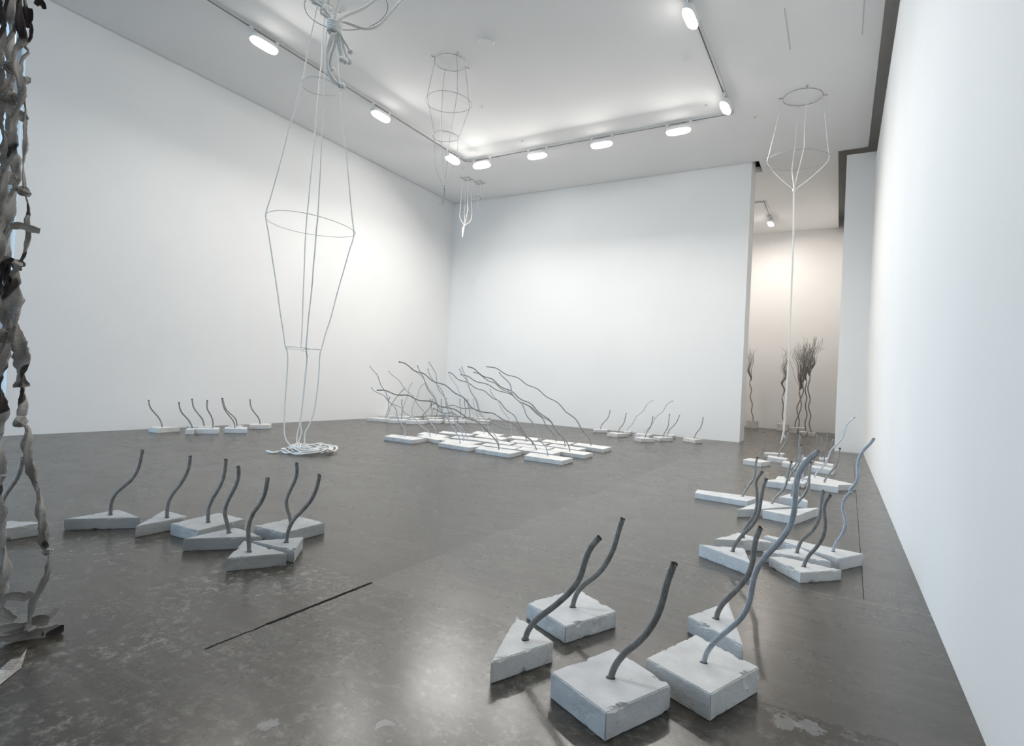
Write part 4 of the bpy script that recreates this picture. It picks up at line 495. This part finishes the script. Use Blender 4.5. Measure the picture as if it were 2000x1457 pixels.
NEWS={"base":[-2.901,1.152,0.0],"s":[[[[-2.976,0.962,2.973],[-2.974,0.966,2.803],[-2.973,0.969,2.655],[-2.97,0.977,2.551],[-2.972,0.971,2.505],[-2.975,0.963,2.48],[-2.97,0.977,2.461],[-2.975,0.964,2.425],[-2.976,0.963,2.352],[-2.975,0.965,2.293],[-2.972,0.973,2.217],[-2.97,0.978,2.143],[-2.969,0.979,2.037],[-2.968,0.981,1.952],[-2.966,0.988,1.9]],0.0076],[[[-2.966,0.987,1.889],[-2.96,1.003,1.829],[-2.958,1.007,1.798],[-2.96,1.001,1.764],[-2.959,1.005,1.722],[-2.96,1.003,1.657],[-2.959,1.004,1.625],[-2.963,0.994,1.591],[-2.967,0.985,1.574]],0.008400000000000001],[[[-2.968,0.981,1.567],[-2.971,0.975,1.513],[-2.968,0.981,1.397],[-2.964,0.992,1.313],[-2.958,1.006,1.228],[-2.954,1.017,1.144],[-2.953,1.019,1.069]],0.0288],[[[-2.953,1.019,1.069],[-2.951,1.024,0.994],[-2.953,1.02,0.946],[-2.954,1.016,0.925]],0.0176],[[[-2.953,1.019,0.919],[-2.946,1.039,0.89],[-2.943,1.044,0.8],[-2.94,1.052,0.746],[-2.933,1.071,0.68],[-2.926,1.088,0.602],[-2.923,1.095,0.514],[-2.918,1.108,0.425],[-2.912,1.123,0.379]],0.016],[[[-2.912,1.123,0.379],[-2.907,1.136,0.333],[-2.91,1.128,0.286],[-2.917,1.11,0.233],[-2.923,1.096,0.188],[-2.926,1.088,0.125],[-2.928,1.083,0.078]],0.013600000000000001],[[[-2.998,0.907,2.941],[-2.995,0.914,2.691],[-2.993,0.918,2.524],[-2.988,0.931,2.424],[-2.991,0.923,2.336],[-2.984,0.941,2.237],[-2.987,0.935,2.107],[-2.979,0.954,2.007],[-2.976,0.962,1.946],[-2.98,0.953,1.859],[-2.983,0.945,1.751],[-2.984,0.943,1.602],[-2.98,0.951,1.477],[-2.977,0.96,1.394],[-2.978,0.957,1.277],[-2.981,0.949,1.182],[-2.984,0.942,1.097],[-2.977,0.96,0.993],[-2.977,0.959,0.866],[-2.971,0.974,0.697]],0.019200000000000002],[[[-2.988,0.932,2.956],[-2.982,0.946,2.707],[-2.983,0.945,2.558],[-2.976,0.961,2.49],[-2.983,0.943,2.425],[-2.98,0.952,2.348],[-2.976,0.962,2.255],[-2.984,0.943,2.153],[-2.98,0.952,2.071],[-2.986,0.936,1.96],[-2.987,0.935,1.854],[-2.991,0.925,1.746],[-2.987,0.934,1.643],[-2.99,0.926,1.515]],0.0152],[[[-3.018,0.856,2.912],[-3.01,0.876,2.63],[-3.003,0.895,2.534],[-3.005,0.889,2.406],[-2.997,0.908,2.288],[-2.998,0.908,2.161],[-2.989,0.929,2.063],[-2.992,0.922,1.935],[-2.994,0.917,1.807],[-2.987,0.934,1.664],[-2.989,0.93,1.537],[-2.98,0.952,1.393],[-2.975,0.965,1.289],[-2.979,0.953,1.182],[-2.984,0.943,1.055]],0.0208],[[[-2.971,0.974,0.697],[-2.973,0.969,0.571],[-2.967,0.985,0.443],[-2.963,0.996,0.357],[-2.959,1.005,0.281],[-2.962,0.997,0.23],[-2.962,0.996,0.166],[-2.965,0.99,0.115]],0.019200000000000002]],"k":[[[-2.967,0.984,1.884],0.026],[[-2.967,0.985,1.574],0.028],[[-2.954,1.016,0.921],0.03],[[-2.911,1.126,0.363],0.022],[[-2.976,0.962,1.278],0.04],[[-2.985,0.939,1.929],0.035],[[-2.986,0.936,2.256],0.035],[[-2.926,1.087,0.049],0.035],[[-2.99,0.927,2.38],0.03]],"f":[[[[-2.979,0.955,1.726],[-2.967,0.984,1.736],[-2.955,1.015,1.73],[-2.944,1.043,1.726]],0.014],[[[-2.99,0.927,2.211],[-2.982,0.947,2.192],[-2.973,0.968,2.187],[-2.969,0.981,2.174]],0.02],[[[-2.965,0.99,2.665],[-2.96,1.001,2.688],[-2.956,1.011,2.675],[-2.954,1.016,2.66]],0.01],[[[-2.959,1.005,0.194],[-2.947,1.035,0.194],[-2.935,1.066,0.183],[-2.928,1.083,0.201]],0.016],[[[-2.966,0.986,1.878],[-2.962,0.997,1.874],[-2.957,1.009,1.869]],0.01],[[[-2.981,0.949,1.875],[-2.971,0.975,1.886],[-2.967,0.984,1.884]],0.006],[[[-2.988,0.932,1.59],[-2.979,0.954,1.588],[-2.97,0.976,1.583]],0.012],[[[-2.93,1.078,0.073],[-2.918,1.109,0.087],[-2.905,1.14,0.08],[-2.895,1.166,0.116]],0.012],[[[-2.927,1.086,0.06],[-2.916,1.114,0.071],[-2.904,1.143,0.064]],0.02],[[[-2.911,1.126,0.011],[-2.901,1.152,-0.002],[-2.889,1.181,0.001],[-2.885,1.191,0.017]],0.02],[[[-2.962,0.998,0.029],[-2.947,1.035,0.03],[-2.932,1.072,0.038],[-2.925,1.09,0.055]],0.02],[[[-2.965,0.989,0.059],[-2.951,1.026,0.058],[-2.935,1.064,0.053],[-2.927,1.086,0.06]],0.022],[[[-2.956,1.013,0.01],[-2.935,1.066,0.001],[-2.91,1.128,0.006]],0.018],[[[-2.979,0.955,2.349],[-2.97,0.977,2.336],[-2.968,0.982,2.359]],0.01],[[[-2.974,0.968,2.643],[-2.974,0.966,2.578],[-2.969,0.979,2.577]],0.018],[[[-2.965,0.988,0.147],[-2.954,1.016,0.109],[-2.945,1.039,0.093]],0.02]],"scrap":[[-2.553,0.852,0.0],[-2.714,0.917,0.0],[-2.727,0.955,0.0],[-2.716,0.983,0.0],[-2.782,1.025,0.0],[-2.672,0.971,-0.0],[-2.64,0.934,0.0],[-2.592,0.882,0.0]]}
PALE={"F4","H3","G10","R3","R5","B12","M1","M11","M12","M13","M14","M15","M16","M17","M18","M19","M20","M21","B3","B5","G14"}
# ---------------------------------------------------------------- concrete blocks with steel cables
def block_mesh(poly,t,det,seed):
    bm=bmesh.new(); n=len(poly)
    lo=[bm.verts.new((x,y,0)) for x,y in poly]; hi=[bm.verts.new((x,y,t)) for x,y in poly]
    bm.faces.new(lo[::-1]); bm.faces.new(hi)
    for i in range(n): bm.faces.new((lo[i],lo[(i+1)%n],hi[(i+1)%n],hi[i]))
    bmesh.ops.bevel(bm,geom=bm.edges[:],offset=.004 if det==2 else .003,segments=2 if det==2 else 1,affect='EDGES')
    if det==2:
        bmesh.ops.triangulate(bm,faces=[f for f in bm.faces if len(f.verts)>4])
        for it in range(5):
            E=[e for e in bm.edges if e.calc_length()>.022]
            if not E: break
            bmesh.ops.subdivide_edges(bm,edges=E,cuts=1,use_grid_fill=False)
            bmesh.ops.triangulate(bm,faces=[f for f in bm.faces if len(f.verts)>4])
        cx=sum(p[0] for p in poly)/n; cy=sum(p[1] for p in poly)/n
        for v in bm.verts:
            p=v.co; ed=min(p.z,t-p.z)
            # distance to the vertical corners
            a=noise.noise(Vector((p.x*45+seed,p.y*45,p.z*45))); b=noise.noise(Vector((p.x*14,p.y*14+seed,p.z*14)))
            side=1 if ed<.006 else .35
            edgev=any(abs((poly[(i+1)%n][0]-poly[i][0])*(p.y-poly[i][1])-(poly[(i+1)%n][1]-poly[i][1])*(p.x-poly[i][0]))<.006*math.dist(poly[i],poly[(i+1)%n]) for i in range(n))
            if edgev:
                q=max(0,b-.3)*side*.05+max(0,a-.15)*side*.009
                d=Vector((cx-p.x,cy-p.y,0)).normalized(); v.co+=d*q
                if ed<.006 and p.z>t*.5: v.co.z-=q*.7
    return bm
def cable_mesh(path,r,det,seed):
    st=.008 if det==2 else .035
    P=relax(smoothpath(path,st),12 if det==2 else 2)
    bm=bmesh.new()
    if det==2:
        seg=66; lobes=11
        # the outer wires lie on a helix: the whole profile turns along the cable
        def prof(s,a):
            q=1-.3*(1-abs(math.cos(lobes*a/2))); w_=a-s*2*PI/.15; return (math.cos(w_)*q,math.sin(w_)*q)
        tube(bm,P,r,seg,prof)
    else:
        tube(bm,P,r,10)
    return bm,P
def cut_end(P,r,det,seed):
    rnd_=random.Random(seed); bm=bmesh.new(); F=frames(P); n,b=F[-1]; t=(P[-1]-P[-2]).normalized()
    if det==2:
        for k in range(9):
            a=2*PI*k/9; rr=r*.72 if k<8 else 0
            o=n*math.cos(a)*rr+b*math.sin(a)*rr; L=rnd_.uniform(-.001,.009); sp=rnd_.uniform(.0,.1)
            tube(bm,[P[-1]+o-t*.01,P[-1]+o+t*max(.002,L)+o.normalized()*L*sp if rr else P[-1]+t*max(.002,L)],r*.25,6)
    else: tube(bm,[P[-1]-t*.012,P[-1]+t*.003],r*1.06,10)
    return bm
for i,(label,group,t,poly,path,r,det,key) in enumerate(SC):
    cx=sum(p[0] for p in poly)/len(poly); cy=sum(p[1] for p in poly)/len(poly); o3=(cx,cy,0)
    root=empty('cable_sculpture',o3); tag(root,label,'sculpture',group)
    obj('concrete_block',block_mesh([(x-cx,y-cy) for x,y in poly],t,det,i*3.7),CONCD if key[0]=='L' else CONC if i%3 else CONC2,root)
    P=loc(path,o3); P=[P[0]-Vector((0,0,.045))]+P
    pale=key in PALE
    bm,Q=cable_mesh(P,r,det,i)
    c=obj('steel_cable',bm,STEELN if pale else STEEL,root,True)
    if pale: c['label']='paler, shinier cable'
    obj('cut_end',cut_end(Q,r,det,i),STEEL if pale else STEELD,c)
    if det==2:
        bm=bmesh.new(); tube(bm,[Vector((P[1].x,P[1].y,t-.004)),Vector((P[1].x,P[1].y,t+.0012))],lambda q:r*1.35,20,lambda s_,a_:1+.12*math.sin(3*a_+i)); obj('socket_hole',bm,STEELD,root)
# tall frayed cables in the back room
for i,(label,t,poly,path,fr) in enumerate(TALL):
    cx=sum(p[0] for p in poly)/len(poly); cy=sum(p[1] for p in poly)/len(poly); o3=(cx,cy,0)
    root=empty('frayed_cable_sculpture',o3); tag(root,label,'sculpture','frayed cables in the back room')
    obj('concrete_block',block_mesh([(x-cx,y-cy) for x,y in poly],t,1,i),CONC2,root)
    P=loc(path,o3); F_=loc(fr,o3); P=[P[0]-Vector((0,0,.05))]+P
    bm=bmesh.new(); tube(bm,smoothpath(P,.04),.017,8); obj('steel_cable',bm,STEEL,root,True)
    bm=bmesh.new(); rnd_=random.Random(i)
    spread=.10 if i<2 else .17
    for k in range(16 if i<2 else 24):
        dx=rnd_.gauss(0,1)*spread; dy=rnd_.gauss(0,1)*spread; ln=rnd_.uniform(.72,1.03); ph=rnd_.uniform(0,6.28)
        pts=[P[-2],P[-1]]
        for j,q in enumerate(F_):
            u=(j+1)/len(F_)
            pts.append(q+Vector((dx*u**1.3+.05*u*math.sin(ph+j*2.1),dy*u**1.3,(.0))))
        Q=smoothpath(pts,.06); Q=Q[:max(4,int(len(Q)*ln))]
        tube(bm,Q,lambda q:.006*(1-.4*q),4)
    fo=obj('frayed_wires',bm,STEEL,root,True); fo['kind']='stuff'
# ---------------------------------------------------------------- hanging hoops and ropes
def rope_mesh(P,r,step=.03,seg=8): 
    bm=bmesh.new(); tube(bm,smoothpath(P,step),r,seg); return bm
def jit(P,a,seed):
    return [p+Vector((noise.noise(Vector((p.z*2.3+seed,0,1))),noise.noise(Vector((p.z*2.3,seed,5))),0))*a for p in P]
def mobile(md,label,rr,wr,hook=True,coil=None,tails=None,ropemat=ROPE,wiremat=None,clasp=.03):
    R=md['rings']; top=Vector(R[0][0]); top.z=min(top.z,ZC-.02); o3=Vector((top.x,top.y,ZC))
    root=empty('rope_hoop_mobile',o3); tag(root,label,'hanging sculpture')
    rt_=Vector((*md['rt'],0)); fw_=Vector((-rt_.y,rt_.x,0)); rot=math.radians(md['rot']); att=[]
    for j,(c,r,tl) in enumerate(R):
        c=Vector(c); c.z=min(c.z,ZC-.02); c=c-o3
        P=[]; n=40
        for k in range(n+1):
            a=2*PI*k/n; q=1+.02*math.sin(2*a+j)+.012*math.sin(3*a)
            P.append(c+rt_*math.cos(a)*r*q+fw_*math.sin(a)*r*q+Vector((0,0,tl*r*math.cos(a)+.01*math.sin(2*a)*(j>0))))
        bm=bmesh.new(); tube(bm,P,wr*(1.3 if j==0 else 1),6,cap=False)
        obj('wire_ring',bm,wiremat or WIREP,root,True)
        att.append([c+rt_*math.cos(a)*r+fw_*math.sin(a)*r+Vector((0,0,tl*r*math.cos(a))) for a in (rot,rot+PI/2,rot+PI,rot-PI/2)])
    for k in range(4):
        P=[att[0][k]+Vector((0,0,.006))]
        for j in range(len(R)-1):
            a,b=att[j][k],att[j+1][k]; m=8
            for q in range(1,m+1):
                P.append(a.lerp(b,q/m))
        core=jit(P[1:-1],.012,k*7.1); P=[P[0]]+core+[P[-1]]
        en=md['ends'][k]
        if k in (1,3) and R[-1][1]>.07 and len(md['rings'])<4: en=en[-1:]
        P+= [Vector(p)-o3 for p in en]
        bm=bmesh.new(); tube(bm,smoothpath(P,.05),rr,8); obj('rope',bm,ropemat,root,True)
    # fixing hooks on the ceiling
    for k in range(4):
        bm=bmesh.new(); a=att[0][k]; d=(a-(Vector(R[0][0])-o3)); d.z=0; d.normalize()
        tube(bm,[Vector((a.x,a.y,-.02)),Vector((a.x+d.x*.05,a.y+d.y*.05,-.014)),Vector((a.x+d.x*.08,a.y+d.y*.08,-.011))],.008,6); obj('hook',bm,WIREP,root)
    for tpts in md.get('tails',[]):
        P=[Vector(p)-o3 for p in tpts]
        bm=bmesh.new(); tube(bm,smoothpath(P,.04),rr,8); obj('rope_tail',bm,ropemat,root,True)
        if tpts is md['tails'][0]:
            bm=bmesh.new(); bmesh.ops.create_uvsphere(bm,u_segments=14,v_segments=9,radius=clasp)
            for v in bm.verts: v.co=Vector((v.co.x,v.co.y,v.co.z*1.5))*(1+.2*noise.noise(v.co*60)); v.co+=P[0]
            obj('knot',bm,ropemat,root,True)
    return root,o3
m1,o1=mobile(MOB['m1'],'tallest cage of pale ropes and wire hoops ending in a rope heap on the floor',.0095,.004)
# heap of rope at the foot
c=Vector(MOB['m1']['coil'])-o1; rn=random.Random(3); P=[]
for k in range(150):
    a=k*.42+rn.uniform(-.12,.12); R_=.09+.19*(.5+.5*math.sin(k*.113))+.05*math.sin(k*.37)
    P.append(c+Vector((math.cos(a)*R_*1.25+.05*math.sin(k*.047),math.sin(a)*R_*1.25,.012+.10*abs(math.sin(k*.061))*max(0,1-R_/.36)+.016*(k%4))))
    P[-1].z=max(P[-1].z,-ZC+.0105)
P=[Vector((p.x,p.y,p.z)) for p in P]
bm=bmesh.new(); tube(bm,smoothpath(P,.035),.0105,8); obj('rope_coil',bm,ROPE,m1,True)
T_=[Vector(p)-o1 for p in MOB['m1']['tail']]; T_=[Vector((p.x,p.y,-ZC+.012+(.012 if i%2 else 0))) for i,p in enumerate(T_)]
bm=bmesh.new(); tube(bm,smoothpath(T_,.02),lambda t:.011*(1+.35*abs(math.sin(t*9))),8); obj('rope_tail',bm,ROPE,m1,True)
mobile(MOB['m2'],'cage of three wire hoops on thin grey ropes knotted short below the ceiling',.0045,.0045,ropemat=WIREP,clasp=.022)
mobile(MOB['m3'],'small white rope bundle hanging in the far corner, the longer of two',.011,.005,clasp=.028)
mobile(MOB['m4'],'smallest white rope bundle hanging in the far corner, the shorter of two',.009,.005,clasp=.022)
mobile(MOB['m5'],'rope cage at the right whose long rope drops in front of the opening',.008,.0045,clasp=.03)
# near knotted rope with a big wire hoop
md=MOB['m0']; kn=Vector(md['knot']); o0=Vector((kn.x,kn.y,ZC))
root=empty('knotted_rope_bundle',o0); tag(root,'large knotted bundle of thick white ropes with a wire hoop at the top edge','hanging sculpture')
CA=o0+Vector((0,0,-.0))
for i,r_ in enumerate(md['ropes']):
    P=[Vector(p) for p in r_]; out=P[-1]; top=Vector((kn.x,kn.y,ZC-.02))
    hd=(out-Vector((kn.x,kn.y,out.z))); hd.z=0
    # bulging, then closing towards a ring on the ceiling
    P+= [out+(out-P[-2]).normalized()*.25+Vector((0,0,.15)),Vector((kn.x,kn.y,5.0))+hd*1.2,Vector((kn.x,kn.y,5.9))+hd*.8,top+hd.normalized()*.2 if hd.length>.01 else top]
    bm=bmesh.new(); tube(bm,smoothpath([p-o0 for p in P],.03),.0095,10); obj('rope',bm,ROPE,root,True)
for i,r_ in enumerate(md['tails']):
    P=[Vector(p)-o0 for p in r_]
    off=Vector((rn.uniform(-.02,.02),rn.uniform(-.02,.02),0)); P=[p+off*(j/len(P)) for j,p in enumerate(P)]
    bm=bmesh.new(); tube(bm,smoothpath(P,.02),.0085,10); tr=obj('rope_tail',bm,ROPE,root,True)
    bm=bmesh.new(); bmesh.ops.create_uvsphere(bm,u_segments=16,v_segments=10,radius=.0165)
    for v in bm.verts: v.co=v.co*(1+.25*noise.noise(v.co*90+Vector((i,0,0))))+P[-1]
    obj('knot',bm,ROPE,tr,True)
hc,hr,hb=[Vector(p)-o0 for p in md['hoop']]
rx=(hr-hc); rx.z=0; R_=rx.length; rx.normalize(); ry=Vector((-rx.y,rx.x,0)); 
hz=hc.z-.02
P=[Vector((0,0,hz))+Vector((hc.x,hc.y,0))-rx*.0+rx*math.cos(a)*R_*.98+ry*math.sin(a)*R_*.98+Vector((0,0,.05*math.cos(a))) for a in [2*PI*k/48 for k in range(49)]]
bm=bmesh.new(); tube(bm,P,.0018,6,cap=False); obj('wire_hoop',bm,WIRE,root,True)
P=[Vector((math.cos(2*PI*k/32)*.2,math.sin(2*PI*k/32)*.2,-.02)) for k in range(33)]
bm=bmesh.new(); tube(bm,P,.005,6,cap=False); obj('ceiling_ring',bm,WIRE,root,True)
# wrapped knot: turns of rope round the bundle
K=kn-o0; P=[]
vr=Vector((fw.y,-fw.x,0)).normalized(); vf=Vector((fw.x,fw.y,0)).normalized()
for k in range(70):
    a=k*.42; P.append(K+vr*math.cos(a)*.034+vf*math.sin(a)*.034+Vector((0,0,.03-.065*k/70))-vr*.0+Vector((0,0,-.35))*0+vr*(.0)+Vector((0,0,-.28*math.cos(a)*.034)))
bm=bmesh.new(); tube(bm,smoothpath(P,.012),.0105,10); obj('knot',bm,ROPE,root,True)
# ---------------------------------------------------------------- newspaper garland at the left
nb=Vector(NEWS['base']); on=Vector((nb.x,nb.y,ZC))
root=empty('newspaper_garland',on); tag(root,'tangle of twisted newspaper strips hanging at the left edge down to the floor','hanging sculpture')
vd=Vector((nb.x,nb.y,0)).normalized(); vs_=Vector((vd.y,-vd.x,0))
for i,(pp,wd) in enumerate(NEWS['s']):
    P=[Vector(p)-on for p in pp]
    if i in (0,6,7,8):   # carry on up to the ceiling
        P=[Vector((P[0].x,P[0].y,-.005)),Vector((P[0].x,P[0].y,(P[0].z-.0)*.5))+vs_*.03]+P
    Q=smoothpath(P,.012 if i<6 else .016)
    off=vd*(.05*math.sin(i*2.4)); Q=[q+off+Vector((noise.noise(q*9+Vector((i,0,0))),noise.noise(q*9+Vector((0,i,0))),0))*.012 for q in Q]
    tw=rn.uniform(9,16) if wd<.03 else 2.2; sd=i*3.3
    def prof(s,a,tw=tw,sd=sd):
        fl=.45+.4*noise.noise(Vector((s*9,sd,0))); wv=1+.5*noise.noise(Vector((s*17,sd,2)))+.42*noise.noise(Vector((s*48,math.cos(a)*1.3+sd,math.sin(a)*1.3)))
        x=math.cos(a)*wv; y=math.sin(a)*fl*wv+.16*math.sin(3*a)*wv; ang=s*tw
        return (x*math.cos(ang)-y*math.sin(ang),x*math.sin(ang)+y*math.cos(ang))
    def rad(t,wd=wd): return wd*(1 if wd<.03 else (.25+.85*math.sin(PI*min(1,max(0,t*.96+.02)))**.7))
    bm=bmesh.new(); tube(bm,Q,rad,14,prof); obj('paper_strand',bm,PAPER if i%3 else PAPERL,root)
for i,(pp,r) in enumerate(NEWS['k']):
    c=Vector(pp)-on; bm=bmesh.new()
    P=[c+vs_*math.cos(a)*r*(.6+.2*math.sin(a*1.7))+Vector((0,0,1))*math.sin(a)*r*.6+vd*math.sin(a*1.5)*r*.5 for a in [k*.35 for k in range(34)]]
    bmesh.ops.create_icosphere(bm,subdivisions=3,radius=r*.62)
    for v in bm.verts:
        k_=1+.75*noise.noise(v.co*(1.3/r)+Vector((i*3,0,0)))+.35*noise.noise(v.co*(3.5/r)+Vector((0,i*3,0)))
        v.co=Vector((v.co.x*k_*1.1,v.co.y*k_*1.1,v.co.z*k_*.8))+c
    tube(bm,smoothpath(P[:16],.01),lambda t:r*.22,8,lambda s,a:1+.5*noise.noise(Vector((s*30,a,i)))); obj('paper_knot',bm,PAPERL if i%2 else PAPER,root)
def strip(P,w_,seed,base):
    """thin crumpled strip of paper, 1.5 mm thick with a fold"""
    bm=bmesh.new(); Q=smoothpath(P,.01); rows=[]
    for j,q in enumerate(Q):
        t=(Q[min(j+1,len(Q)-1)]-Q[max(j-1,0)]).normalized(); n=t.cross(vd).normalized(); u=j/(len(Q)-1)
        ww=w_*(.65+.5*math.sin(PI*u*.8+.3))*(1+.25*noise.noise(Vector((j*.3,seed,0)))); tl=.6*noise.noise(Vector((j*.12,seed,3)))
        rows.append([q+n*ww*k+vd*(tl*ww*k-.35*ww*abs(k))+vd*.001*sgn for sgn in (0,1.6) for k in (-1,-.4,.3,1)])
    V=[[bm.verts.new(p) for p in r] for r in rows]
    for a,b in zip(V,V[1:]):
        for o_ in (0,4):
            for k in range(3): bm.faces.new((a[o_+k],a[o_+k+1],b[o_+k+1],b[o_+k]))
        bm.faces.new((a[0],a[4],b[4],b[0])); bm.faces.new((a[3],a[7],b[7],b[3]))
    for r in (V[0],V[-1]): bm.faces.new((r[0],r[1],r[2],r[3],r[7],r[6],r[5],r[4]))
    return bm
for i,(pp,wd) in enumerate(NEWS['f']):
    P=[Vector(p)-on for p in pp]
    for p in P: p.z=max(p.z,-ZC+.02)
    obj('paper_strip',strip(P,wd,i*1.9,None),PAPERL if i%2 else PAPER,root)
# loose torn piece of newspaper on the floor
sp=[Vector(p) for p in NEWS['scrap']]; cs=sum(sp,Vector())/len(sp)
bm=bmesh.new(); n=len(sp); V=[];W=[]
cv_=bm.verts.new((0,0,.004)); cw=bm.verts.new((0,0,.0055))
for i,p in enumerate(sp):
    h=.002+.02*(i in (2,3,4)); V.append(bm.verts.new((p.x-cs.x,p.y-cs.y,h))); W.append(bm.verts.new((p.x-cs.x,p.y-cs.y,h+.0015)))
for i in range(n):
    j=(i+1)%n; bm.faces.new((cv_,V[j],V[i])); bm.faces.new((cw,W[i],W[j])); bm.faces.new((V[i],V[j],W[j],W[i]))
so=obj('paper_scrap',bm,PAPERL); so.location=(cs.x,cs.y,0); tag(so,'loose torn piece of grey newspaper lying on the floor in the bottom left corner','paper')
